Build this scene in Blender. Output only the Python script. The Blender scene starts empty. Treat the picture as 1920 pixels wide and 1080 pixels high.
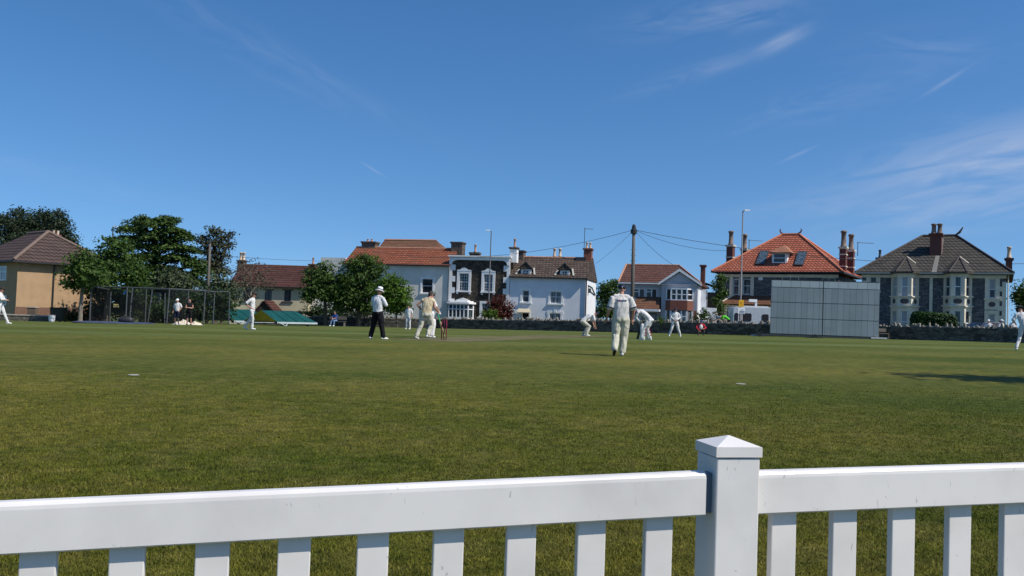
import bpy, math, random
import numpy as np
from mathutils import Vector, Matrix, noise
random.seed(7); rng = np.random.default_rng(7)
S = bpy.context.scene
rad = math.radians

# ------------------------------------------------------------------ camera
F = 1600.0; ROLL = 0.035; HC = 592.0; CZ = 1.35
pitch = math.atan((HC-540)/F)
_f = Vector((0, math.cos(pitch), math.sin(pitch)))
_U = Vector((0, -math.sin(pitch), math.cos(pitch)))
_r = Vector((1,0,0))*math.cos(ROLL) + _U*math.sin(ROLL)
_u = Vector((1,0,0))*(-math.sin(ROLL)) + _U*math.cos(ROLL)
cam_d = bpy.data.cameras.new('camera'); cam = bpy.data.objects.new('camera', cam_d)
S.collection.objects.link(cam); S.camera = cam
cam_d.sensor_width = 36; cam_d.lens = 36*F/1920; cam_d.clip_start = .05; cam_d.clip_end = 6000
M = Matrix((( _r.x,_u.x,-_f.x,0),(_r.y,_u.y,-_f.y,0),(_r.z,_u.z,-_f.z,CZ),(0,0,0,1)))
cam.matrix_world = M

# ------------------------------------------------------------------ light
SUN_AZ = 63.0; SUN_EL = 48.0      # degrees from the viewer's back towards the right, and height
sd = Vector((math.sin(rad(SUN_AZ))*math.cos(rad(SUN_EL)), -math.cos(rad(SUN_AZ))*math.cos(rad(SUN_EL)), math.sin(rad(SUN_EL))))
sl = bpy.data.lights.new('sun', 'SUN'); so = bpy.data.objects.new('sun', sl); S.collection.objects.link(so)
sl.energy = 5.0; sl.angle = rad(.53); sl.color = (1, .945, .86)
so.rotation_euler = sd.to_track_quat('Z', 'Y').to_euler(); so.location = (30, -20, 60)
w = bpy.data.worlds.new('World'); S.world = w; w.use_nodes = True
nt = w.node_tree; N = nt.nodes; L = nt.links; N.clear()
sky = N.new('ShaderNodeTexSky'); sky.sky_type = 'NISHITA'; sky.sun_disc = False
sky.sun_elevation = rad(SUN_EL); sky.sun_rotation = rad(180-SUN_AZ)
sky.altitude = 0; sky.air_density = 1.0; sky.dust_density = .45; sky.ozone_density = 2.4
hs = N.new('ShaderNodeHueSaturation'); hs.inputs['Saturation'].default_value = 1.22; hs.inputs['Value'].default_value = 1.15
wtc = N.new('ShaderNodeTexCoord'); wmp = N.new('ShaderNodeMapping'); wmp.inputs['Location'].default_value = (0,0,.115); wmp.inputs['Scale'].default_value = (1,1,.95)
L.new(wtc.outputs['Generated'], wmp.inputs[0]); L.new(wmp.outputs[0], sky.inputs[0])
tint = N.new('ShaderNodeMixRGB'); tint.blend_type = 'MULTIPLY'; tint.inputs[0].default_value = 1; tint.inputs[2].default_value = (1.0, 1.065, 1.15, 1)
L.new(sky.outputs[0], tint.inputs[1]); L.new(tint.outputs[0], hs.inputs['Color'])
bg = N.new('ShaderNodeBackground'); bg.inputs['Strength'].default_value = .105
out = N.new('ShaderNodeOutputWorld')
# thin cirrus, by direction in the sky
tc = N.new('ShaderNodeTexCoord')
def vmath(op, a, b=None):
    n = N.new('ShaderNodeVectorMath'); n.operation = op
    for i, s in enumerate((a, b)):
        if s is None: continue
        if isinstance(s, (tuple, Vector)): n.inputs[i].default_value = tuple(s)
        else: L.new(s, n.inputs[i])
    return n
def wmath(op, a, b=None, clamp=False):
    n = N.new('ShaderNodeMath'); n.operation = op; n.use_clamp = clamp
    for i, s in enumerate((a, b)):
        if s is None: continue
        if isinstance(s, (int, float)): n.inputs[i].default_value = s
        else: L.new(s, n.inputs[i])
    return n.outputs[0]
def ray(px, py):
    d = _r*((px-960)/F) + _u*((540-py)/F) + _f
    return d/d.y
sep = N.new('ShaderNodeSeparateXYZ'); L.new(tc.outputs['Generated'], sep.inputs[0])
az = wmath('ARCTAN2', sep.outputs[0], sep.outputs[1]); el = wmath('ARCSINE', sep.outputs[2])
def blob(px, py, sx, sy, rot, amp, cov, scale=9, seed=0):
    # an elliptical patch of streaked cloud centred on a bearing and height
    d = ray(px, py).normalized(); a0 = math.atan2(d.x, d.y); e0 = math.asin(d.z)
    da = wmath('SUBTRACT', az, a0); de = wmath('SUBTRACT', el, e0)
    c, s = math.cos(rad(rot)), math.sin(rad(rot))
    p = wmath('ADD', wmath('MULTIPLY', da, c), wmath('MULTIPLY', de, s))
    q = wmath('SUBTRACT', wmath('MULTIPLY', de, c), wmath('MULTIPLY', da, s))
    r2 = wmath('ADD', wmath('POWER', wmath('ABSOLUTE', wmath('DIVIDE', p, sx)), 2), wmath('POWER', wmath('ABSOLUTE', wmath('DIVIDE', q, sy)), 2))
    g = wmath('POWER', 2.718, wmath('MULTIPLY', r2, -1))
    cx = N.new('ShaderNodeCombineXYZ'); L.new(wmath('MULTIPLY', p, scale*.35), cx.inputs[0]); L.new(wmath('MULTIPLY', q, scale*1.6), cx.inputs[1]); cx.inputs[2].default_value = seed*3.7+.1
    nz = N.new('ShaderNodeTexNoise'); nz.inputs['Scale'].default_value = 3; nz.inputs['Detail'].default_value = 5; nz.inputs['Roughness'].default_value = .52; nz.inputs['Distortion'].default_value = 1.3
    L.new(cx.outputs[0], nz.inputs['Vector'])
    m = wmath('MULTIPLY', wmath('SUBTRACT', nz.outputs[0], cov), 3.2, True)
    return wmath('MULTIPLY', wmath('MULTIPLY', g, m), amp)
parts = [blob(1345, 30, .085, .016, 5, .30, .36, 9, 1), blob(1465, 78, .028, .008, 22, .34, .25, 8, 2), blob(1320, 132, .070, .009, 16, .22, .3, 9, 3),
         blob(1880, 305, .13, .036, 10, .55, .30, 8, 4), blob(1730, 90, .07, .020, -4, .12, .35, 9, 5), blob(1560, 190, .10, .018, 12, .13, .38, 9, 6),
         blob(1860, 390, .14, .022, 9, .28, .36, 9, 7), blob(1770, 155, .022, .0022, 30, .20, .2, 5, 8), blob(1495, 290, .018, .0018, 24, .16, .2, 5, 9),
         blob(470, 95, .11, .018, -24, .10, .35, 8, 10), blob(600, 140, .12, .010, -24, .08, .35, 8, 11), blob(1540, 385, .09, .013, 6, .16, .36, 8, 12),
         blob(700, 318, .013, .0010, -28, .22, .05, 4, 13), blob(60, 330, .10, .015, -6, .10, .36, 8, 14)]
tot = parts[0]
for p_ in parts[1:]: tot = wmath('ADD', tot, p_)
tot = wmath('MULTIPLY', wmath('MINIMUM', tot, .6), .85)
mx = N.new('ShaderNodeMixRGB'); L.new(tot, mx.inputs[0]); L.new(hs.outputs[0], mx.inputs[1]); mx.inputs[2].default_value = (5.4, 6.0, 7.4, 1)
L.new(mx.outputs[0], bg.inputs['Color']); L.new(bg.outputs[0], out.inputs['Surface'])
S.view_settings.view_transform = 'Standard'; S.view_settings.look = 'None'; S.view_settings.gamma = 1
S.view_settings.exposure = -.02; S.view_settings.use_curve_mapping = False

# ------------------------------------------------------------------ helpers
C = S.collection
def at(px, py, d): return Vector((0,0,CZ)) + ray(px, py)*d
GD = [0,3,8,13,20,30,42,50,60,65,75,86,100,130,300,6000]
GZ = [-1.35,-1.35,-1.17,-1.02,-.945,-.92,-.93,-1.04,-1.12,-1.17,-1.25,-1.5,-1.72,-2.1,-2.6,-2.6]
def gz(x, y):
    d = max(0, y); return float(np.interp(d, GD, GZ)) + CZ + .0135*max(-90, min(90, x))*min(1, max(0, d/8))
def ground_at(px, d):
    x = 0
    P = at(px, 600, d)
    for _ in range(4):
        z = gz(P.x, d); lo, hi = 400, 1400
        # row where the ground at this depth shows
        for _ in range(30):
            m = (lo+hi)/2
            if at(px, m, d).z > z: lo = m
            else: hi = m
        P = at(px, lo, d)
    return Vector((P.x, d, gz(P.x, d)))

def thing(name, label, cat, loc=(0,0,0), rz=0, group=None):
    o = bpy.data.objects.new(name, None); C.objects.link(o); o.empty_display_size = .3
    o.location = loc; o.rotation_euler = (0,0,rz); o['label'] = label; o['category'] = cat
    if group: o['group'] = group
    return o
def tag(o, label, cat, group=None):
    o['label'] = label; o['category'] = cat
    if group: o['group'] = group
    return o

MATS = {}
def nodes(m):
    m.use_nodes = True; t = m.node_tree; return t, t.nodes, t.links, t.nodes['Principled BSDF']
def plain(name, col, rough=.7, spec=.3, metal=0, nscale=6, nvar=.12, bump=0, bscale=20, stretch=(1,1,1)):
    if name in MATS: return MATS[name]
    m = bpy.data.materials.new(name); t, n, l, b = nodes(m)
    b.inputs['Roughness'].default_value = rough; b.inputs['Metallic'].default_value = metal; b.inputs['Specular IOR Level'].default_value = spec
    co = n.new('ShaderNodeTexCoord'); mp = n.new('ShaderNodeMapping'); mp.inputs['Scale'].default_value = stretch; l.new(co.outputs['Object'], mp.inputs[0])
    nz = n.new('ShaderNodeTexNoise'); nz.inputs['Scale'].default_value = nscale; nz.inputs['Detail'].default_value = 5; l.new(mp.outputs[0], nz.inputs['Vector'])
    r = n.new('ShaderNodeValToRGB'); r.color_ramp.elements[0].position = .3; r.color_ramp.elements[1].position = .7
    r.color_ramp.elements[0].color = tuple(max(0, c*(1-nvar)) for c in col)+(1,); r.color_ramp.elements[1].color = tuple(min(1, c*(1+nvar)) for c in col)+(1,)
    l.new(nz.outputs[0], r.inputs[0]); l.new(r.outputs[0], b.inputs['Base Color'])
    if bump:
        nb = n.new('ShaderNodeTexNoise'); nb.inputs['Scale'].default_value = bscale; nb.inputs['Detail'].default_value = 4; l.new(mp.outputs[0], nb.inputs['Vector'])
        bp = n.new('ShaderNodeBump'); bp.inputs['Strength'].default_value = bump; bp.inputs['Distance'].default_value = .05; l.new(nb.outputs[0], bp.inputs['Height']); l.new(bp.outputs[0], b.inputs['Normal'])
    MATS[name] = m; return m
def brickish(name, c1, c2, mortar, bw, rh, ms=.015, offs=.5, bump=.5, weather=(.1,.1,.09), wamt=.35, slope=1.0, rough=.85, wscale=.8):
    """Rows and columns from object coordinates; used for tiles, bricks and rubble."""
    if name in MATS: return MATS[name]
    m = bpy.data.materials.new(name); t, n, l, b = nodes(m); b.inputs['Roughness'].default_value = rough; b.inputs['Specular IOR Level'].default_value = .2
    co = n.new('ShaderNodeTexCoord'); sp = n.new('ShaderNodeSeparateXYZ'); l.new(co.outputs['Object'], sp.inputs[0])
    ad = n.new('ShaderNodeMath'); l.new(sp.outputs[0], ad.inputs[0]); l.new(sp.outputs[1], ad.inputs[1])
    mz = n.new('ShaderNodeMath'); mz.operation = 'MULTIPLY'; mz.inputs[1].default_value = slope; l.new(sp.outputs[2], mz.inputs[0])
    cb = n.new('ShaderNodeCombineXYZ'); l.new(ad.outputs[0], cb.inputs[0]); l.new(mz.outputs[0], cb.inputs[1])
    br = n.new('ShaderNodeTexBrick'); l.new(cb.outputs[0], br.inputs['Vector']); br.offset = offs
    br.inputs['Color1'].default_value = c1+(1,); br.inputs['Color2'].default_value = c2+(1,); br.inputs['Mortar'].default_value = mortar+(1,)
    br.inputs['Scale'].default_value = 1; br.inputs['Brick Width'].default_value = bw; br.inputs['Row Height'].default_value = rh; br.inputs['Mortar Size'].default_value = ms; br.inputs['Mortar Smooth'].default_value = .5
    nz = n.new('ShaderNodeTexNoise'); nz.inputs['Scale'].default_value = wscale; nz.inputs['Detail'].default_value = 7; nz.inputs['Roughness'].default_value = .7; l.new(co.outputs['Object'], nz.inputs['Vector'])
    rp = n.new('ShaderNodeValToRGB'); rp.color_ramp.elements[0].position = .42; rp.color_ramp.elements[1].position = .75
    rp.color_ramp.elements[1].color = (wamt, wamt, wamt, 1); l.new(nz.outputs[0], rp.inputs[0])
    mix = n.new('ShaderNodeMixRGB'); l.new(rp.outputs[0], mix.inputs[0]); l.new(br.outputs[0], mix.inputs[1]); mix.inputs[2].default_value = weather+(1,)
    l.new(mix.outputs[0], b.inputs['Base Color'])
    bp = n.new('ShaderNodeBump'); bp.invert = True; bp.inputs['Strength'].default_value = bump; bp.inputs['Distance'].default_value = .05; l.new(br.outputs['Fac'], bp.inputs['Height']); l.new(bp.outputs[0], b.inputs['Normal'])
    MATS[name] = m; return m
def rubble(name, dark, light, scale=3.2, bump=.6):
    if name in MATS: return MATS[name]
    m = bpy.data.materials.new(name); t, n, l, b = nodes(m); b.inputs['Roughness'].default_value = .9; b.inputs['Specular IOR Level'].default_value = .15
    co = n.new('ShaderNodeTexCoord'); mp = n.new('ShaderNodeMapping'); mp.inputs['Scale'].default_value = (1,1,2.1); l.new(co.outputs['Object'], mp.inputs[0])
    vo = n.new('ShaderNodeTexVoronoi'); vo.inputs['Scale'].default_value = scale; l.new(mp.outputs[0], vo.inputs['Vector'])
    ve = n.new('ShaderNodeTexVoronoi'); ve.feature = 'DISTANCE_TO_EDGE'; ve.inputs['Scale'].default_value = scale; l.new(mp.outputs[0], ve.inputs['Vector'])
    sp = n.new('ShaderNodeSeparateXYZ'); l.new(vo.outputs['Color'], sp.inputs[0])
    r = n.new('ShaderNodeValToRGB'); r.color_ramp.elements[0].color = dark+(1,); r.color_ramp.elements[1].color = light+(1,); l.new(sp.outputs[0], r.inputs[0])
    rr = n.new('ShaderNodeValToRGB'); rr.color_ramp.elements[0].position = .0; rr.color_ramp.elements[0].color = (1,1,1,1); rr.color_ramp.elements[1].position = .06; rr.color_ramp.elements[1].color = (0,0,0,1); l.new(ve.outputs[0], rr.inputs[0])
    mx = n.new('ShaderNodeMixRGB'); l.new(rr.outputs[0], mx.inputs[0]); l.new(r.outputs[0], mx.inputs[1]); mx.inputs[2].default_value = tuple(c*.5 for c in dark)+(1,)
    l.new(mx.outputs[0], b.inputs['Base Color'])
    bp = n.new('ShaderNodeBump'); bp.inputs['Strength'].default_value = bump; bp.inputs['Distance'].default_value = .08; l.new(ve.outputs[0], bp.inputs['Height']); l.new(bp.outputs[0], b.inputs['Normal'])
    MATS[name] = m; return m
def leafmat(name, dark, light, trans=.35, hue=.03):
    if name in MATS: return MATS[name]
    m = bpy.data.materials.new(name); t, n, l, b = nodes(m); b.inputs['Roughness'].default_value = .6; b.inputs['Specular IOR Level'].default_value = .25
    g = n.new('ShaderNodeNewGeometry'); r = n.new('ShaderNodeValToRGB'); r.color_ramp.elements[0].color = dark+(1,); r.color_ramp.elements[1].color = light+(1,)
    l.new(g.outputs['Random Per Island'], r.inputs[0])
    co = n.new('ShaderNodeTexCoord'); nz = n.new('ShaderNodeTexNoise'); nz.inputs['Scale'].default_value = .9; nz.inputs['Detail'].default_value = 3; l.new(co.outputs['Object'], nz.inputs['Vector'])
    h = n.new('ShaderNodeHueSaturation'); mr = n.new('ShaderNodeMapRange'); mr.inputs['From Min'].default_value = .3; mr.inputs['From Max'].default_value = .7; mr.inputs['To Min'].default_value = .7; mr.inputs['To Max'].default_value = 1.3
    l.new(nz.outputs[0], mr.inputs[0]); l.new(mr.outputs[0], h.inputs['Value']); l.new(r.outputs[0], h.inputs['Color']); l.new(h.outputs[0], b.inputs['Base Color'])
    if trans:
        tr = n.new('ShaderNodeBsdfTranslucent'); l.new(h.outputs[0], tr.inputs['Color']); ms = n.new('ShaderNodeMixShader'); ms.inputs[0].default_value = trans
        l.new(b.outputs[0], ms.inputs[1]); l.new(tr.outputs[0], ms.inputs[2]); l.new(ms.outputs[0], n['Material Output'].inputs['Surface'])
    MATS[name] = m; return m

class MB:
    def __init__(s): s.v = []; s.f = []
    def add(s, vs, fs):
        k = len(s.v); s.v += [tuple(v) for v in vs]; s.f += [tuple(i+k for i in f) for f in fs]; return s
    def box(s, x0, x1, y0, y1, z0, z1):
        if x0 > x1: x0, x1 = x1, x0
        if y0 > y1: y0, y1 = y1, y0
        if z0 > z1: z0, z1 = z1, z0
        return s.add([(x0,y0,z0),(x1,y0,z0),(x1,y1,z0),(x0,y1,z0),(x0,y0,z1),(x1,y0,z1),(x1,y1,z1),(x0,y1,z1)],
                     [(0,3,2,1),(4,5,6,7),(0,1,5,4),(1,2,6,5),(2,3,7,6),(3,0,4,7)])
    def prism(s, pts, z0, z1):          # footprint polygon, counter-clockwise from above
        n = len(pts)
        return s.add([(x,y,z0) for x,y in pts]+[(x,y,z1) for x,y in pts], [tuple(reversed(range(n))), tuple(range(n,2*n))]+[(i,(i+1)%n,n+(i+1)%n,n+i) for i in range(n)])
    def extr(s, pts, d):                # planar loop of 3-D points, extruded by vector d
        n = len(pts); d = Vector(d); P = [Vector(p) for p in pts]
        return s.add(P+[p+d for p in P], [tuple(range(n)), tuple(reversed(range(n,2*n)))]+[(i,n+i,n+(i+1)%n,(i+1)%n) for i in range(n)])
    def tube(s, pts, rs, n=8, cap=True):
        P = [Vector(p) for p in pts]; rings = []
        if not isinstance(rs, (list, tuple)): rs = [rs]*len(P)
        for i, p in enumerate(P):
            t = (P[min(i+1,len(P)-1)]-P[max(i-1,0)]).normalized()
            if i == 0 or (a-t*a.dot(t)).length < 1e-4: a = t.cross(Vector((0,0,1)) if abs(t.z) < .9 else Vector((1,0,0))).normalized()
            else: a = (a-t*a.dot(t)).normalized()      # carry the ring frame along, so limbs do not twist
            b = t.cross(a)
            rings += [p + (a*math.cos(2*math.pi*k/n) + b*math.sin(2*math.pi*k/n))*rs[i] for k in range(n)]
        fs = [(i*n+k, i*n+(k+1)%n, (i+1)*n+(k+1)%n, (i+1)*n+k) for i in range(len(P)-1) for k in range(n)]
        if cap: fs += [tuple(reversed(range(n))), tuple(range((len(P)-1)*n, len(P)*n))]
        return s.add(rings, fs)
    def lathe(s, c, prof, n=12):        # prof: (radius, z) list round a vertical axis
        c = Vector(c); vs = []
        for r, z in prof: vs += [(c.x+r*math.cos(2*math.pi*k/n), c.y+r*math.sin(2*math.pi*k/n), c.z+z) for k in range(n)]
        fs = [(i*n+k, i*n+(k+1)%n, (i+1)*n+(k+1)%n, (i+1)*n+k) for i in range(len(prof)-1) for k in range(n)]
        fs += [tuple(reversed(range(n))), tuple(range((len(prof)-1)*n, len(prof)*n))]
        return s.add(vs, fs)
    def build(s, name, mat, parent=None, smooth=False, frame=None, loc=None, bevel=0):
        vs = s.v
        if frame is not None:           # verts are in another frame's coordinates: bring them into the parent's
            T = parent_world(parent).inverted() @ frame; vs = [tuple(T @ Vector(v)) for v in vs]
        me = bpy.data.meshes.new(name); me.from_pydata(vs, [], s.f); me.materials.append(mat); me.update()
        if smooth: me.polygons.foreach_set('use_smooth', [True]*len(me.polygons))
        o = bpy.data.objects.new(name, me); C.objects.link(o)
        if parent is not None: o.parent = parent
        if loc is not None: o.location = loc
        if bevel:
            b = o.modifiers.new('bevel', 'BEVEL'); b.width = bevel; b.segments = 2; b.limit_method = 'ANGLE'
        return o
def parent_world(o):
    m = Matrix.Identity(4)
    while o is not None:
        m = (Matrix.Translation(o.location) @ o.rotation_euler.to_matrix().to_4x4() @ Matrix.Diagonal((*o.scale,1))) @ m
        o = o.parent
    return m
def struct(o): o['kind'] = 'structure'; return o

# ------------------------------------------------------------------ ground
def ground_mesh():
    ys = np.concatenate([np.linspace(-30,0,8), np.linspace(.5,12,30), np.linspace(12.5,110,150), np.geomspace(112,5000,30)])
    xs = np.concatenate([-np.geomspace(4000,70,20), np.linspace(-65,65,80), np.geomspace(70,4000,20)])
    V = [(x, y, gz(x,y)) for y in ys for x in xs]; nx = len(xs)
    Fc = [(j*nx+i, j*nx+i+1, (j+1)*nx+i+1, (j+1)*nx+i) for j in range(len(ys)-1) for i in range(nx-1)]
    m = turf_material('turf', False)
    me = bpy.data.meshes.new('ground'); me.from_pydata(V, [], Fc); me.materials.append(m); me.polygons.foreach_set('use_smooth', [True]*len(me.polygons))
    o = bpy.data.objects.new('ground', me); C.objects.link(o); struct(o)
def turf_material(name, blades):
    m = bpy.data.materials.new(name); t, n, l, b = nodes(m); b.inputs['Roughness'].default_value = .85; b.inputs['Specular IOR Level'].default_value = .12
    co = n.new('ShaderNodeTexCoord')
    def noise_(scale, st=(1,1,1), det=5, ro=.6):
        mp = n.new('ShaderNodeMapping'); mp.inputs['Scale'].default_value = st; mp.inputs['Rotation'].default_value = (0,0,.08); l.new(co.outputs['Object'], mp.inputs[0])
        z = n.new('ShaderNodeTexNoise'); z.inputs['Scale'].default_value = scale; z.inputs['Detail'].default_value = det; z.inputs['Roughness'].default_value = ro; l.new(mp.outputs[0], z.inputs['Vector']); return z.outputs[0]
    def ramp(src, a, c0, bb, c1):
        r = n.new('ShaderNodeValToRGB'); r.color_ramp.elements[0].position = a; r.color_ramp.elements[1].position = bb
        r.color_ramp.elements[0].color = c0+(1,); r.color_ramp.elements[1].color = c1+(1,); l.new(src, r.inputs[0]); return r.outputs[0]
    def mix(f, a, c, mode='MIX'):
        x = n.new('ShaderNodeMixRGB'); x.blend_type = mode
        if isinstance(f, float): x.inputs[0].default_value = f
        else: l.new(f, x.inputs[0])
        for s_, k in ((a,1),(c,2)):
            if isinstance(s_, tuple): x.inputs[k].default_value = s_+(1,)
            else: l.new(s_, x.inputs[k])
        return x.outputs[0]
    base = ramp(noise_(.33, (.55,1,1), 6, .62), .34, (.062,.086,.008), .64, (.138,.134,.022))      # green to dry patches
    base = mix(ramp(noise_(2.6, (1,1,1), 5, .7), .45, (0,0,0), .78, (.6,.6,.6)), base, (.20,.172,.055))
    base = mix(ramp(noise_(.12, (.35,1,1), 3, .5), .5, (0,0,0), .62, (.55,.55,.55)), base, (.044,.076,.006))
    fine = ramp(noise_(38, (1,1,1), 6, .75), .3, (.55,.55,.55), .72, (1.45,1.45,1.4))
    base = mix(1.0, base, fine, 'MULTIPLY')
    base = mix(1.0, base, ramp(noise_(7, (.7,1,1), 5, .7), .3, (.55,.60,.55), .7, (1.45,1.36,1.4)), 'MULTIPLY')
    # mowing bands across the outfield and the square
    sp = n.new('ShaderNodeSeparateXYZ'); l.new(co.outputs['Object'], sp.inputs[0])
    def mth(op, a, c=None, cl=False):
        q = n.new('ShaderNodeMath'); q.operation = op; q.use_clamp = cl
        for i_, s_ in enumerate((a, c)):
            if s_ is None: continue
            if isinstance(s_, (int, float)): q.inputs[i_].default_value = s_
            else: l.new(s_, q.inputs[i_])
        return q.outputs[0]
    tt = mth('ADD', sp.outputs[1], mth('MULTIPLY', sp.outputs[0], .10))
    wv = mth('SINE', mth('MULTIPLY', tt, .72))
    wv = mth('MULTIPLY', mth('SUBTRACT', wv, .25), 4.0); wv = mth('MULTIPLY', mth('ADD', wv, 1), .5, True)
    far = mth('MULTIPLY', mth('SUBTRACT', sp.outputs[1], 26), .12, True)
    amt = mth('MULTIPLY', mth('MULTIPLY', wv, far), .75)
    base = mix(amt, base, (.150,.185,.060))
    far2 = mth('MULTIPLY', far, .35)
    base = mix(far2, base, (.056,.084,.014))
    if blades:
        gm = n.new('ShaderNodeNewGeometry'); base = mix(1.0, base, ramp(gm.outputs['Random Per Island'], 0, (.80,.82,.75), 1, (1.95,1.80,1.8)), 'MULTIPLY')
        l.new(base, b.inputs['Base Color']); b.inputs['Roughness'].default_value = .6
        tr = n.new('ShaderNodeBsdfTranslucent'); l.new(base, tr.inputs['Color']); ms = n.new('ShaderNodeMixShader'); ms.inputs[0].default_value = .3
        l.new(b.outputs[0], ms.inputs[1]); l.new(tr.outputs[0], ms.inputs[2]); l.new(ms.outputs[0], n['Material Output'].inputs['Surface']); return m
    l.new(base, b.inputs['Base Color'])
    bp = n.new('ShaderNodeBump'); bp.inputs['Strength'].default_value = .9; bp.inputs['Distance'].default_value = .03; l.new(noise_(45, (1,1,1), 6, .8), bp.inputs['Height']); l.new(bp.outputs[0], b.inputs['Normal'])
    return m
ground_mesh()
def strip(name, pts, mat, lift, half):
    """a sheet following the ground along a line of (x, y, halfwidth)"""
    V = []; 
    for i, (x, y) in enumerate(pts):
        p = Vector((pts[min(i+1,len(pts)-1)][0]-pts[max(i-1,0)][0], pts[min(i+1,len(pts)-1)][1]-pts[max(i-1,0)][1])).normalized(); nrm = Vector((-p.y, p.x))
        for k in (-1,1):
            a, b = x+nrm.x*half*k, y+nrm.y*half*k; V.append((a, b, gz(a,b)+lift))
    me = bpy.data.meshes.new(name); me.from_pydata(V, [], [(2*i+1,2*i,2*i+2,2*i+3) for i in range(len(pts)-1)]); me.materials.append(mat)
    o = bpy.data.objects.new(name, me); C.objects.link(o); return struct(o)
SPL = at(832, 636, 30.7); SPL = Vector((SPL.x, 30.7, 0)); STR = Vector((6.2, 48.5, 0))
pdir = (STR-SPL).normalized()
a_ = SPL-pdir*1.6; b_ = STR+pdir*1.6
strip('pitch', [tuple((a_+(b_-a_)*k/14).xy) for k in range(15)], plain('pitch soil', (.125,.112,.050), .9, .1, nscale=1.2, nvar=.3), .006, 1.55)
pn = Vector((-pdir.y, pdir.x, 0))
for nm, cpt, hw in (('popping_crease', SPL+pdir*1.22, 1.83), ('bowling_crease', SPL, 1.32), ('popping_crease', STR-pdir*1.22, 1.83)):
    strip(nm, [tuple((cpt+pn*hw*k/4).xy) for k in range(-4,5)], plain('crease paint', (.35,.35,.30), .8), .010, .03)
asphalt = plain('asphalt', (.06,.06,.062), .9, nscale=3, nvar=.2)
WL = [(600,88),(820,86),(1140,77),(1440,70),(1660,64.3),(1900,58.5),(2060,54)]
wpts = [Vector((ray(px,600).x*d, d)) for px, d in WL]
wpts = [wpts[0]+Vector((-6,1.5))]+wpts+[wpts[-1]+Vector((30,-12))]
rp = [(p.x+1.5, p.y+4.6) for p in wpts]; strip('road', [(-80,96)]+rp, asphalt, .006, 3.0)
strip('pavement', [(-80,91.3)]+[(p.x+.5, p.y+1.2) for p in wpts], plain('paving', (.22,.21,.20), .9), .012, .9)

# ------------------------------------------------------------------ near grass blades (uncountable)
def grass():
    n = 380000
    u = rng.random(n); y = 3.6*(15.5/3.6)**(u*(.75+.25*rng.random(n))**1)                      # denser near
    x = (rng.random(n)*2-1)*(y*.66+.4)
    x = x + 0
    z = np.interp(y, GD, GZ)+CZ+.0135*x*np.minimum(1, y/8)
    clump = .5+.5*np.sin(x*5.3+np.sin(y*3.1)*2)*np.sin(y*4.7+np.sin(x*2.3)*2)
    h = (.006+.013*rng.random(n))*(1+.5*clump)*(1-.65*(y-3.6)/12.); wd = .0012*y**.7*(.6+.8*rng.random(n))
    a = rng.random(n)*6.283; lean = .2+.9*rng.random(n); la = rng.random(n)*6.283
    V = np.empty((n,3,3))
    V[:,0,0] = x-np.cos(a)*wd; V[:,0,1] = y-np.sin(a)*wd; V[:,0,2] = z-.002
    V[:,1,0] = x+np.cos(a)*wd; V[:,1,1] = y+np.sin(a)*wd; V[:,1,2] = z-.002
    V[:,2,0] = x+np.cos(la)*h*lean; V[:,2,1] = y+np.sin(la)*h*lean; V[:,2,2] = z+h
    me = bpy.data.meshes.new('grass'); me.vertices.add(n*3); me.vertices.foreach_set('co', V.ravel())
    me.loops.add(n*3); me.loops.foreach_set('vertex_index', np.arange(n*3)); me.polygons.add(n); me.polygons.foreach_set('loop_start', np.arange(n)*3); me.update(calc_edges=True)
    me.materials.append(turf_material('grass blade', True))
    o = bpy.data.objects.new('grass', me); C.objects.link(o); o['kind'] = 'stuff'; tag(o, 'short mown grass of the outfield just beyond the white rail fence', 'grass')
grass()

# ------------------------------------------------------------------ boundary rail fence (front)
pvc = bpy.data.materials.new('white pvc'); t, n, l, b = nodes(pvc); b.inputs['Roughness'].default_value = .33; b.inputs['Specular IOR Level'].default_value = .45
co = n.new('ShaderNodeTexCoord'); nz = n.new('ShaderNodeTexNoise'); nz.inputs['Scale'].default_value = 4; nz.inputs['Detail'].default_value = 8; l.new(co.outputs['Object'], nz.inputs['Vector'])
r1 = n.new('ShaderNodeValToRGB'); r1.color_ramp.elements[0].position = .25; r1.color_ramp.elements[0].color = (.62,.59,.555,1); r1.color_ramp.elements[1].position = .6; r1.color_ramp.elements[1].color = (.74,.705,.665,1); l.new(nz.outputs[0], r1.inputs[0])
mp = n.new('ShaderNodeMapping'); mp.inputs['Scale'].default_value = (26,26,12); mp.inputs['Rotation'].default_value = (.3,.5,.2); l.new(co.outputs['Object'], mp.inputs[0])
n2 = n.new('ShaderNodeTexNoise'); n2.inputs['Scale'].default_value = 1.3; n2.inputs['Detail'].default_value = 4; n2.inputs['Distortion'].default_value = 1.4; l.new(mp.outputs[0], n2.inputs['Vector'])
r2 = n.new('ShaderNodeValToRGB'); r2.color_ramp.elements[0].position = .69; r2.color_ramp.elements[0].color = (0,0,0,1); r2.color_ramp.elements[1].position = .72; r2.color_ramp.elements[1].color = (.55,.55,.55,1); l.new(n2.outputs[0], r2.inputs[0])
mm = n.new('ShaderNodeMixRGB'); l.new(r2.outputs[0], mm.inputs[0]); l.new(r1.outputs[0], mm.inputs[1]); mm.inputs[2].default_value = (.30,.29,.27,1); l.new(mm.outputs[0], b.inputs['Base Color'])
greypvc = plain('rail bracket grey', (.16,.18,.21), .5)
FA = Vector((ray(72,1000).x*2.10, 2.10)); FB = Vector((ray(1237,1000).x*2.46, 2.46)); fd = (FB-FA).normalized()
RB = at(1425, 882, 2.545); RE = at(1920, 868, 2.77)
fence = thing('picket_fence', 'white plastic rail fence with upright slats and square post across the foreground', 'fence', (FA.x, FA.y, gz(FA.x,FA.y)))
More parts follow.
